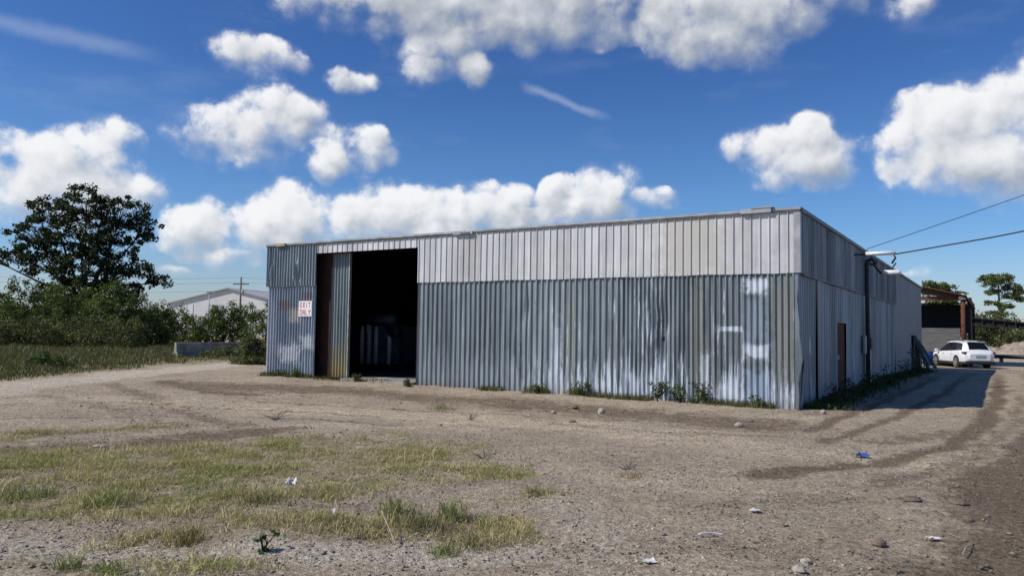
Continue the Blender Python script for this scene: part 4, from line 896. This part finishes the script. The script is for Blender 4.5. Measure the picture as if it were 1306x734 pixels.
for wx in (-1.40, 1.45):
    for sg_ in (1, -1):
        yw = sg_*.955
        MB().lathe([(0, 0), (.42, 0), (.42, .012), (0, .012)], (wx, yw-.004 if sg_ > 0 else yw-.008, .40), 24, 'y').build('wheel_arch', M['blackpl'], car)
        w = empty_w = bpy.data.objects.new('wheel', MB().lathe([(.22, -.12), (.33, -.12), (.365, -.08), (.365, .08), (.33, .12), (.25, .12), (.24, .09), (0, .09)], (0, 0, 0), 28, 'y').build('tmp', M['tyre']).data)
        bpy.data.objects.remove([o for o in bpy.data.objects if o.name.startswith('tmp')][0]); link(w, car); w.location = (wx, sg_*.885, .365)
        if sg_ < 0: w.rotation_euler = (0, 0, math.pi)
        rm = MB().lathe([(.255, .10), (.25, .135), (.225, .135), (.22, .10)], (0, 0, 0), 28, 'y')
        for k in range(5):
            a = k*2*math.pi/5+.3; ca_, sa_ = math.cos(a), math.sin(a); rm.add([(ca_*r_-sa_*t, yy_, sa_*r_+ca_*t) for yy_ in (.10, .128) for r_, t in ((.02, -.035), (.235, -.028), (.235, .028), (.02, .035))], [(4, 5, 6, 7), (0, 1, 5, 4), (1, 2, 6, 5), (2, 3, 7, 6), (3, 0, 4, 7)])
        rm.lathe([(0, .14), (.05, .14), (.06, .1)], (0, 0, 0), 12, 'y').build('rim', M['alloy'], w)
hd_ = R(90-6)     # heading
rw_ = AT(1220.5, 464, D_); car.rotation_euler = (0, 0, hd_)
ca_, sa_ = math.cos(hd_), math.sin(hd_)
lx_, ly_ = -1.40, .9
car.location = (rw_[0]-(lx_*ca_-ly_*sa_), rw_[1]-(lx_*sa_+ly_*ca_), float(macro(rw_[0], rw_[1])))

# ------------------------------------------------------------------ plants along the walls and in the yard
WEED = [(.085, .115, .035), (.12, .145, .05), (.06, .085, .024)]
def weed(pos, h_, w, label, name='weed_plant', cols=WEED, n=10, per=16, leaf=.07, cat='weed', group='weeds along the front wall', stems=4):
    pos = np.array([pos[0], pos[1], gzs(pos[0], pos[1])-.01]); r = empty(name, pos, random.uniform(0, 6), label, cat, group)
    b = MB(); P_ = []
    for k in range(stems):
        a = random.uniform(0, 6.28); l = random.uniform(.1, 1.)*w; hh = h_*random.uniform(.6, 1.); q = np.array([math.cos(a)*l, math.sin(a)*l, hh])
        b.tube([(0, 0, 0), q*np.array([.4, .4, .55]), q], [.007, .005, .003], 5)
        for t in np.linspace(.3, 1, max(2, n//stems)): P_.append(q*np.array([t, t, t]))
    b.build('stem', M['bark'], r); V, Fc, Cc = leaf_cloud(P_, max(.05, w*.35), per, leaf, cols, .8, .3); np_mesh('leaves', V, [Fc], M['leaf'], r, Cc)
for px, py, h_, w, lb in [(686, 503, .25, .3, 'low green weed at the foot of the wall, farthest left of the front wall weeds'), (735, 505, .3, .4, 'spreading low weed against the corrugated front wall below a pale streak'),
                          (788, 506, .42, .22, 'thin upright weed against the front wall left of the tall leafy plant'), (838, 512, .62, .25, 'tallest leafy plant standing against the middle of the front wall'),
                          (868, 514, .45, .3, 'bushy weed just right of the tallest leafy plant at the front wall'), (896, 515, .5, .32, 'bushy double stemmed weed against the greenish sheets of the front wall'),
                          (975, 519, .28, .35, 'low weed near the warehouse corner below the white patches'), (378, 482, .3, .4, 'short weed at the foot of the wall under the exit sign'), (355, 480, .22, .35, 'short weed at the far left corner of the front wall'),
                          (455, 487, .22, .25, 'tuft of weed on the edge of the doorway sill'), (520, 492, .2, .25, 'small weed at the right jamb of the doorway')]:
    weed(G(px, py), h_, w, lb, n=16, per=16, leaf=.075)
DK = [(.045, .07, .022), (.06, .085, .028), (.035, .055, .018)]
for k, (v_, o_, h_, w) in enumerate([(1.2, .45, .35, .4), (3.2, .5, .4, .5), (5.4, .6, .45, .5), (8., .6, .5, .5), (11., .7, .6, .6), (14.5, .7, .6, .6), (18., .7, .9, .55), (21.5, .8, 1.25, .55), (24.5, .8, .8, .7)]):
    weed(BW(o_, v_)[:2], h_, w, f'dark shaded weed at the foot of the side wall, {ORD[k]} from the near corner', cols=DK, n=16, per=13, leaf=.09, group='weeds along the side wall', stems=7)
DRYC = [(.30, .25, .14), (.22, .185, .10), (.38, .33, .2), (.17, .155, .07)]
def tuft(px, py, h_, w, label, nb=160, cols=DRYC, group='grass tufts in the yard', name='grass_tuft', wid=(.004, .009)):
    p = G(px, py); n = nb; a = rng.uniform(0, 6.28, n); r_ = w*rng.random(n)**.8*.6
    x, y = p[0]+np.cos(a)*r_*1.15, p[1]+np.sin(a)*r_*1.15; h_ = h_*.8
    Vb, Q, T, Cb = blades('t', x, y, rng.uniform(.35, 1, n)*h_, rng.uniform(*wid, n), rng.uniform(.2, 1.2, n), pal(n, cols), None)
    base = np.array([p[0], p[1], gzs(p[0], p[1])]); o = np_mesh(name, Vb-base, [Q, T], M['blade'], None, Cb); o.location = base; tag(o, label, 'grass', group)
GC = [(.25, .265, .095), (.19, .225, .07), (.32, .315, .14)]
MIX = GC+DRYC
for a in [(657, 607, .10, .22, 'small dry tuft on the sand right of the meadow patch', 130, DRYC), (690, 630, .12, .26, 'flat dark tuft on the gravel, right of the grass patch', 220, MIX), (808, 610, .10, .25, 'sparse brown tuft alone in the middle of the yard', 120, DRYC),
          (562, 521, .22, .5, 'green tuft on the bare soil in front of the doorway wall', 220, MIX), (505, 655, .3, .24, 'upright green tuft at the left of the right hand grass clump', 170, GC), (535, 668, .26, .36, 'dense mixed tuft in the middle of the right hand grass clump', 260, MIX),
          (578, 660, .36, .2, 'tallest green stems at the right of the right hand grass clump', 130, GC), (600, 690, .12, .3, 'low brownish tuft at the tail of the right hand grass clump', 200, MIX), (565, 700, .16, .2, 'low green tuft on the gravel below the right hand grass clump', 160, GC),
          (235, 693, .22, .22, 'golden straw tuft in the lower left gravel', 220, [(.30, .24, .11), (.24, .19, .08), (.36, .3, .16)]), (140, 640, .2, .35, 'green leafy tuft in the middle of the left grass patch', 260, GC), (40, 632, .22, .35, 'green tuft at the left edge of the grass patch', 240, GC),
          (330, 640, .18, .3, 'green tuft left of the crumpled white paper', 220, MIX), (85, 725, .22, .14, 'thin green stems at the bottom left of the picture', 90, GC), (140, 731, .14, .2, 'bright green tuft at the bottom left edge', 150, GC),
          (60, 552, .16, .5, 'olive tuft left of the dark soil streak', 200, MIX), (430, 668, .16, .3, 'brown green tuft between the paper scraps', 220, MIX)]:
    tuft(*a[:5], nb=a[5], cols=a[6])
weed(G(335, 706)[:2], .15, .09, 'dark broad leaved seedling with bare reddish stem on the gravel', cols=[(.03, .075, .02), (.04, .09, .025)], n=6, per=7, leaf=.06, group='seedlings in the yard', stems=3)
def dead(px, py, w, label, n=14, h_=.12):
    p = G(px, py); p[2] = gzs(p[0], p[1]); b = MB()
    for k in range(n):
        a = random.uniform(0, 6.28); q = np.array([math.cos(a)*w*random.random(), math.sin(a)*w*random.random(), random.uniform(.02, h_)]); b.tube([(q[0]*.1, q[1]*.1, 0), q*.6+np.array([0, 0, .02]), q], [.006, .004, .002], 4)
    o = b.build('dry_brush', M['wood_grey'], None); o.location = p; tag(o, label, 'dry plant', 'dead brush on the yard')
dead(617, 583, .35, 'dead grey brush lying at the edge of the sand, upper one'); dead(800, 603, .3, 'dead brown brush beside the lone tuft in the yard'); dead(600, 535, .3, 'small dead brush on the tracks before the wall'); dead(352, 536, .45, 'dark clod of dead brush on the tracks left of the doorway', 24, .16)
tag(MB().tube([G(486, 672)+np.array([0, 0, .14]), G(500, 690)+np.array([0, 0, .05]), G(505, 696)+np.array([0, 0, .01])], .004, 5).build('dry_stick', M['twig'], None), 'pale dry stick slanting out of the right hand grass clump', 'stick')
tag(MB().tube([G(500, 697)+np.array([0, 0, .015]), G(530, 690)+np.array([0, 0, .05]), G(556, 680)+np.array([0, 0, .06])], .004, 5).build('dry_stick', M['twig'], None), 'pale dry stick lying flat below the right hand grass clump', 'stick')
tag(MB().tube([G(1240, 693)+np.array([0, 0, .02]), G(1232, 705)+np.array([0, 0, .05]), G(1228, 709)+np.array([0, 0, .02])], .005, 5).tube([G(1232, 705)+np.array([0, 0, .05]), G(1246, 700)+np.array([0, 0, .06])], .004, 5).build('dry_stick', M['twig'], None), 'pale forked twig on the dark soil at lower right', 'stick')

# litter and stones
def stone(px, py, s, mt, label, flat=.5, cat='stone', name='stone', el=1.0):
    p = G(px, py); p[2] = gzs(p[0], p[1]); b = MB(); vs = []; n = 10
    for j in range(7):
        th = math.pi*j/6
        for i in range(n):
            a = 2*math.pi*i/n; k = 1+random.uniform(-.18, .18); vs.append((math.cos(a)*math.sin(th)*s*k*el, math.sin(a)*math.sin(th)*s*k, math.cos(th)*s*flat*k))
    o = b.add(vs, [(j*n+i, (j+1)*n+i, (j+1)*n+(i+1) % n, j*n+(i+1) % n) for j in range(6) for i in range(n)]).build(name, M[mt], None); o.location = p+np.array([0, 0, s*flat*.4]); o.rotation_euler = (0, 0, random.uniform(-.6, .6)); tag(o, label, cat, 'loose stones in the yard')
stone(943, 542, .09, 'stone_lt', 'pale angular stone in front of the white patches of the wall', .6); stone(767, 528, .08, 'stone_lt', 'pale round stone near the middle of the front wall', .9); stone(706, 526, .05, 'stone_lt', 'small pale stone left of the round one near the wall', .6)
stone(1220, 638, .09, 'stone_br', 'flat brown stone at the edge of the dark soil', .35, el=1.4); stone(1160, 637, .09, 'stone_br', 'low brown lump left of the dark soil patch', .3, el=1.5); stone(1028, 717, .045, 'stone_lt', 'tan pebble near the bottom, upper of two', .6)
stone(1019, 731, .05, 'stone_lt', 'pale pebble at the bottom edge, lower of two', .6); stone(1121, 695, .06, 'stone_br', 'tan clod with rough top left of the forked twig', .6); stone(1235, 668, .05, 'stone_br', 'small brown stone on the dark soil', .4); stone(733, 521, .09, 'stone_br', 'brown clod close to the foot of the wall', .5)
stone(1050, 527, .06, 'stone_lt', 'small white stone at the warehouse corner', .9); stone(130, 567, .08, 'stone_lt', 'flat pale stone on the dark soil streak at left', .3, el=1.5); stone(730, 538, .07, 'stone_br', 'dark clod on the wheel track before the wall', .4); stone(958, 536, .05, 'stone_br', 'small brown stone right of the pale angular stone', .5)
def scrap(px, py, sx_, sy_, mt, label, amp=.3, rz=0, name='paper_scrap', cat='litter', lift=.0, tilt=0):
    p = G(px, py); p[2] = gzs(p[0], p[1]); n = 7; b = MB(); vs = []
    for j in range(n):
        for i in range(n):
            a, c = i/(n-1)-.5, j/(n-1)-.5; vs.append((a*sx_*(1+random.uniform(-.12, .12)), c*sy_*(1+random.uniform(-.12, .12)), abs(random.gauss(0, 1))*amp*min(sx_, sy_)*.4+(a*a+c*c)*amp*sx_*.7))
    o = b.add(vs, [(j*n+i, j*n+i+1, (j+1)*n+i+1, (j+1)*n+i) for j in range(n-1) for i in range(n-1)]).build(name, M[mt], None, True); o.location = p+np.array([0, 0, .008+lift]); o.rotation_euler = (tilt, 0, rz); tag(o, label, cat, 'litter in the yard')
scrap(372, 624, .09, .09, 'paper', 'crumpled white paper lying in the grass patch', .9, lift=.05, tilt=.6); scrap(425, 659, .03, .09, 'paper', 'small upright white scrap at the edge of the grass', .3, lift=.03, tilt=1.0)
scrap(828, 715, .10, .09, 'paper', 'white paper scrap on the gravel at the bottom', .25, .3); scrap(962, 654, .10, .08, 'paper', 'white flat scrap in the middle of the foreground gravel', .2); scrap(1099, 581, .2, .19, 'blue_scrap', 'bright blue plastic scrap in the yard', .35, .2, 'blue_scrap')
scrap(1190, 690, .1, .07, 'paper', 'grey scrap at the edge of the dark soil', .3, .1)
b = MB(); c_ = G(908, 690); P_ = [np.array([(t-.5)*.22, .03*math.sin(t*2.6)+.02*t, .018+.006*math.sin(t*5)]) for t in np.linspace(0, 1, 9)]
o = b.tube(P_, .008, 6).build('bent_strip', M['paper'], None, True); o.location = (c_[0], c_[1], gzs(c_[0], c_[1])); tag(o, 'thin curved off white strip on the foreground gravel', 'litter')

# ------------------------------------------------------------------ world
w = bpy.data.worlds.new('World'); scn.world = w; w.use_nodes = True
try: w.cycles.sampling_method = 'MANUAL'; w.cycles.sample_map_resolution = 256
except Exception: pass
SUN_AZ, SUN_EL = -104.2, 42.8
STR = .1
b = NB(w.node_tree)
sky = b.n('ShaderNodeTexSky', sky_type='NISHITA', sun_disc=False, sun_elevation=R(SUN_EL), sun_rotation=R(SUN_AZ % 360), air_density=1.0, dust_density=.6, ozone_density=2.0)
dirn = b.v('NORMALIZE', b.coord('Generated')); D = b.xyz(dirn)
az = b.m('ARCTAN2', D[0], D[1]); el = b.m('ARCSINE', D[2]); P2 = b.comb(az, el, 0.)
# (az, el, radius az, radius el, weight) of each puff, radians
def pe(px, py):
    d = ray(px, py); return math.atan2(d[0], d[1]), math.asin(d[2])
CL = [(470, 5, 120, 38, 1), (600, 12, 140, 48, 1), (720, 8, 120, 46, 1), (560, 62, 70, 34, .8), (545, 95, 30, 18, .7), (610, 92, 22, 18, .7), (930, 25, 105, 60, 1), (1010, 0, 110, 42, 1), (860, 30, 50, 44, .9), (915, 62, 50, 25, .8), (690, 40, 90, 30, .6),
      (300, 64, 42, 22, 1), (345, 78, 46, 22, 1), (385, 84, 24, 12, .7), (447, 102, 32, 15, .9), (265, 165, 50, 32, 1), (330, 165, 56, 38, 1), (350, 138, 54, 32, 1), (290, 135, 26, 22, .8), (395, 150, 26, 28, .7), (310, 208, 60, 14, .3),
      (450, 190, 44, 32, 1), (482, 190, 30, 20, 1), (415, 208, 30, 24, .8), (20, 220, 62, 46, 1), (90, 215, 66, 46, 1), (140, 192, 46, 34, 1), (60, 255, 100, 40, .9), (170, 240, 44, 30, .8), (-10, 195, 44, 32, 1), 
      (245, 295, 42, 32, 1), (300, 296, 56, 42, 1), (360, 276, 50, 38, 1), (410, 290, 66, 36, 1), (492, 268, 52, 36, 1), (540, 272, 40, 34, 1), (602, 272, 44, 38, 1), (642, 272, 40, 32, 1), (460, 300, 130, 26, 1), (570, 296, 120, 26, 1), (700, 268, 18, 22, .7),
      (708, 248, 20, 24, 1), (775, 246, 46, 34, 1), (838, 250, 26, 11, .7), (755, 270, 56, 14, .8), (700, 285, 60, 12, .5), (960, 186, 38, 28, 1), (1010, 200, 52, 40, 1), (1036, 175, 32, 28, 1), (1048, 208, 40, 30, 1), (1088, 184, 28, 14, .6), (985, 225, 40, 20, .6),
      (1255, 160, 84, 66, 1.1), (1190, 172, 62, 50, 1), (1310, 115, 60, 56, 1), (1230, 218, 105, 36, 1.1), (1300, 205, 80, 54, 1), (1150, 195, 40, 28, .9), (1390, 150, 90, 90, 1), (1160, 10, 34, 22, .5), (1200, 345, 60, 8, .3), (1290, 385, 50, 20, .35),
      (210, 345, 30, 8, .5), (130, 310, 60, 20, .4), (300, 325, 30, 6, .45)]
grp = bpy.data.node_groups.new('CloudField', 'ShaderNodeTree')
grp.interface.new_socket('P', in_out='INPUT', socket_type='NodeSocketVector'); grp.interface.new_socket('N', in_out='INPUT', socket_type='NodeSocketVector'); grp.interface.new_socket('Density', in_out='OUTPUT', socket_type='NodeSocketFloat'); grp.interface.new_socket('Rise', in_out='OUTPUT', socket_type='NodeSocketFloat'); grp.interface.new_socket('Relief', in_out='OUTPUT', socket_type='NodeSocketFloat')
g = NB(grp); gi = g.n('NodeGroupInput'); go = g.n('NodeGroupOutput')
w1 = g.v('SUBTRACT', g.noise(gi.outputs['N'], 11., 2, .5, 0, True), (.5, .5, .5)); w2 = g.v('SUBTRACT', g.noise(gi.outputs['N'], 38., 4, .6, 0, True), (.5, .5, .5))
Wp = g.v('MULTIPLY_ADD', w1, (.05, .04, 0.), gi.outputs['P']); Wp = g.v('MULTIPLY_ADD', w2, (.012, .011, 0.), Wp)
acc = None; accy = None
for px, py, rx, ry, wt in CL:
    a0, e0 = pe(px, py); a1, _ = pe(px+rx, py); _, e1_ = pe(px, py-ry); ra, re = abs(a1-a0)*1.32, abs(e1_-e0)*1.36
    t = g.v('MULTIPLY_ADD', Wp, (1/ra, 1/re, 0.), (-a0/ra, -e0/re, 0.)); r2 = g.v('DOT_PRODUCT', t, t)
    q = g.m('MULTIPLY_ADD', r2, -wt, wt, clamp=True); acc = q if acc is None else g.m('ADD', acc, q)
    ty = g.v('DOT_PRODUCT', t, (-.35, .9, 0.))
    accy = g.m('MULTIPLY', q, ty) if accy is None else g.m('MULTIPLY_ADD', q, ty, accy)
sat = g.m('SUBTRACT', 1., g.m('POWER', 2.718, g.m('MULTIPLY', acc, -1.25)))
def fld_(v):
    wv = g.v('MULTIPLY_ADD', g.v('SUBTRACT', g.noise(v, 30., 2, .6, 0, True), (.5, .5, .5)), (.02, .02, .02), v)
    vo = g.n('ShaderNodeTexVoronoi', feature='SMOOTH_F1'); g.put(vo.inputs['Vector'], wv); vo.inputs['Scale'].default_value = 24.; vo.inputs['Smoothness'].default_value = .35
    vo2 = g.n('ShaderNodeTexVoronoi', feature='SMOOTH_F1'); g.put(vo2.inputs['Vector'], wv); vo2.inputs['Scale'].default_value = 55.; vo2.inputs['Smoothness'].default_value = .35
    f = g.m('MULTIPLY', g.m('SUBTRACT', g.noise(v, 13., 8, .64), .5), 2.1)
    f = g.m('ADD', f, g.m('MULTIPLY', g.m('SUBTRACT', .42, vo.outputs['Distance']), .75))
    return g.m('ADD', f, g.m('MULTIPLY', g.m('SUBTRACT', .42, vo2.outputs['Distance']), .32))
f0 = fld_(gi.outputs['N']); f1 = fld_(g.v('ADD', gi.outputs['N'], (-.012, 0., .017)))
acc2 = g.m('ADD', g.m('MULTIPLY', sat, 1.25), g.m('MULTIPLY', f0, g.m('MINIMUM', g.m('MULTIPLY', acc, 6.), 1.05)))
g.put(go.inputs[0], acc2); g.put(go.inputs[1], g.m('DIVIDE', accy, g.m('ADD', acc, .15))); g.put(go.inputs[2], g.m('SUBTRACT', f0, f1))
go_ = b.n('ShaderNodeGroup'); go_.node_tree = grp; b.put(go_.inputs['P'], P2); b.put(go_.inputs['N'], dirn); d0 = go_.outputs[0]; vert = go_.outputs[1]; rel = go_.outputs[2]
lo_edge = b.m('MULTIPLY_ADD', b.ss(.25, -.6, vert), .75, .82)
alpha = b.n('ShaderNodeMapRange', interpolation_type='SMOOTHSTEP'); b.put(alpha.inputs[0], d0); alpha.inputs[1].default_value = .32; b.put(alpha.inputs[2], lo_edge); alpha = b.m('ADD', b.m('MULTIPLY', alpha.outputs[0], .86), b.m('MULTIPLY', b.ss(.06, .62, d0), .14))
lit = b.m('ADD', .57, b.m('ADD', b.m('MULTIPLY', vert, .74), b.m('MULTIPLY', rel, .5)))
lit = b.m('ADD', lit, b.m('MULTIPLY', b.ss(1.1, .5, d0), .14))
lit = b.m('ADD', lit, b.m('MULTIPLY', b.ss(.26, .40, D[2]), -.26), clamp=True)
ccol = b.mix(b.ss(.0, 1., lit), (.36, .405, .48), (.93, .935, .95))
K = 1/STR
ccol = b.mix(1., ccol, (K, K, K), 'MULTIPLY')
# thin wisps
def wisp(x0, y0, x1, y1, wd):
    A_ = np.array(pe(x0, y0)); B_ = np.array(pe(x1, y1)); dv = B_-A_; ln = np.linalg.norm(dv); dv /= ln; nv = np.array([-dv[1], dv[0]])
    wv = b.v('MULTIPLY_ADD', b.v('SUBTRACT', b.noise(dirn, 20., 4, .6, 0, True), (.5, .5, .5)), (.02, .02, 0.), P2)
    s = b.v('DOT_PRODUCT', wv, (dv[0]/ln, dv[1]/ln, 0.)); t = b.v('DOT_PRODUCT', wv, (nv[0], nv[1], 0.))
    s = b.m('SUBTRACT', s, float(A_@dv/ln)); t = b.m('ABSOLUTE', b.m('SUBTRACT', t, float(A_@nv)))
    e_ = b.m('MULTIPLY', b.ss(-.05, .2, s), b.ss(1.1, .7, s)); return b.m('MULTIPLY', e_, b.ss(wd, 0., t))
ws = b.m('ADD', b.m('MULTIPLY', wisp(-60, 8, 200, 72, .014), .16), b.m('MULTIPLY', wisp(665, 108, 775, 152, .008), .22))
hz = b.noise(dirn, 3.2, 6, .62)
haze = b.m('MULTIPLY', b.ss(.5, .8, b.noise(b.v('MULTIPLY', dirn, (2.5, 2.5, 9.)), 2.2, 6, .6)), .07)
skyc = b.mix(1., sky.outputs[0], b.mix(b.ss(.08, .36, D[2]), b.mix(b.ss(.02, .14, D[2]), (.80, .92, 1.18), (.55, .84, 1.2)), (.34, .60, 1.02)), 'MULTIPLY')
c = b.mix(b.m('ADD', ws, haze), skyc, (.8*K, .86*K, .95*K))
c = b.mix(b.m('MULTIPLY', alpha, .97), c, ccol)
bg = b.n('ShaderNodeBackground'); b.put(bg.inputs[0], c); bg.inputs[1].default_value = STR
o = b.n('ShaderNodeOutputWorld'); b.put(o.inputs[0], bg.outputs[0])

sd_ = bpy.data.lights.new('sun', 'SUN'); sd_.energy = 4.4; sd_.angle = R(.53); sd_.color = (1., .94, .84)
so_ = bpy.data.objects.new('sun', sd_); link(so_)
from mathutils import Vector, Matrix
a = R(SUN_AZ); e = R(SUN_EL); sv = Vector((math.sin(a)*math.cos(e), math.cos(a)*math.cos(e), math.sin(e)))
so_.rotation_euler = (-sv).to_track_quat('-Z', 'Y').to_euler(); so_.location = sv*60

# ------------------------------------------------------------------ camera
cd = bpy.data.cameras.new('camera'); co = bpy.data.objects.new('camera', cd); link(co)
cd.sensor_width = 36; cd.lens = 36*F/1306; cd.clip_start = .1; cd.clip_end = 4000
mt = Matrix(((rt[0], up[0], -fw[0], 0), (rt[1], up[1], -fw[1], 0), (rt[2], up[2], -fw[2], H), (0, 0, 0, 1))); co.matrix_world = mt
scn.camera = co
scn.view_settings.view_transform = 'Standard'; scn.view_settings.look = 'None'; scn.view_settings.exposure = 0; scn.view_settings.gamma = 1
try:
    scn.cycles.max_bounces = 6; scn.cycles.diffuse_bounces = 3; scn.cycles.glossy_bounces = 2; scn.cycles.transmission_bounces = 3
    scn.cycles.sample_clamp_indirect = 4
except Exception: pass
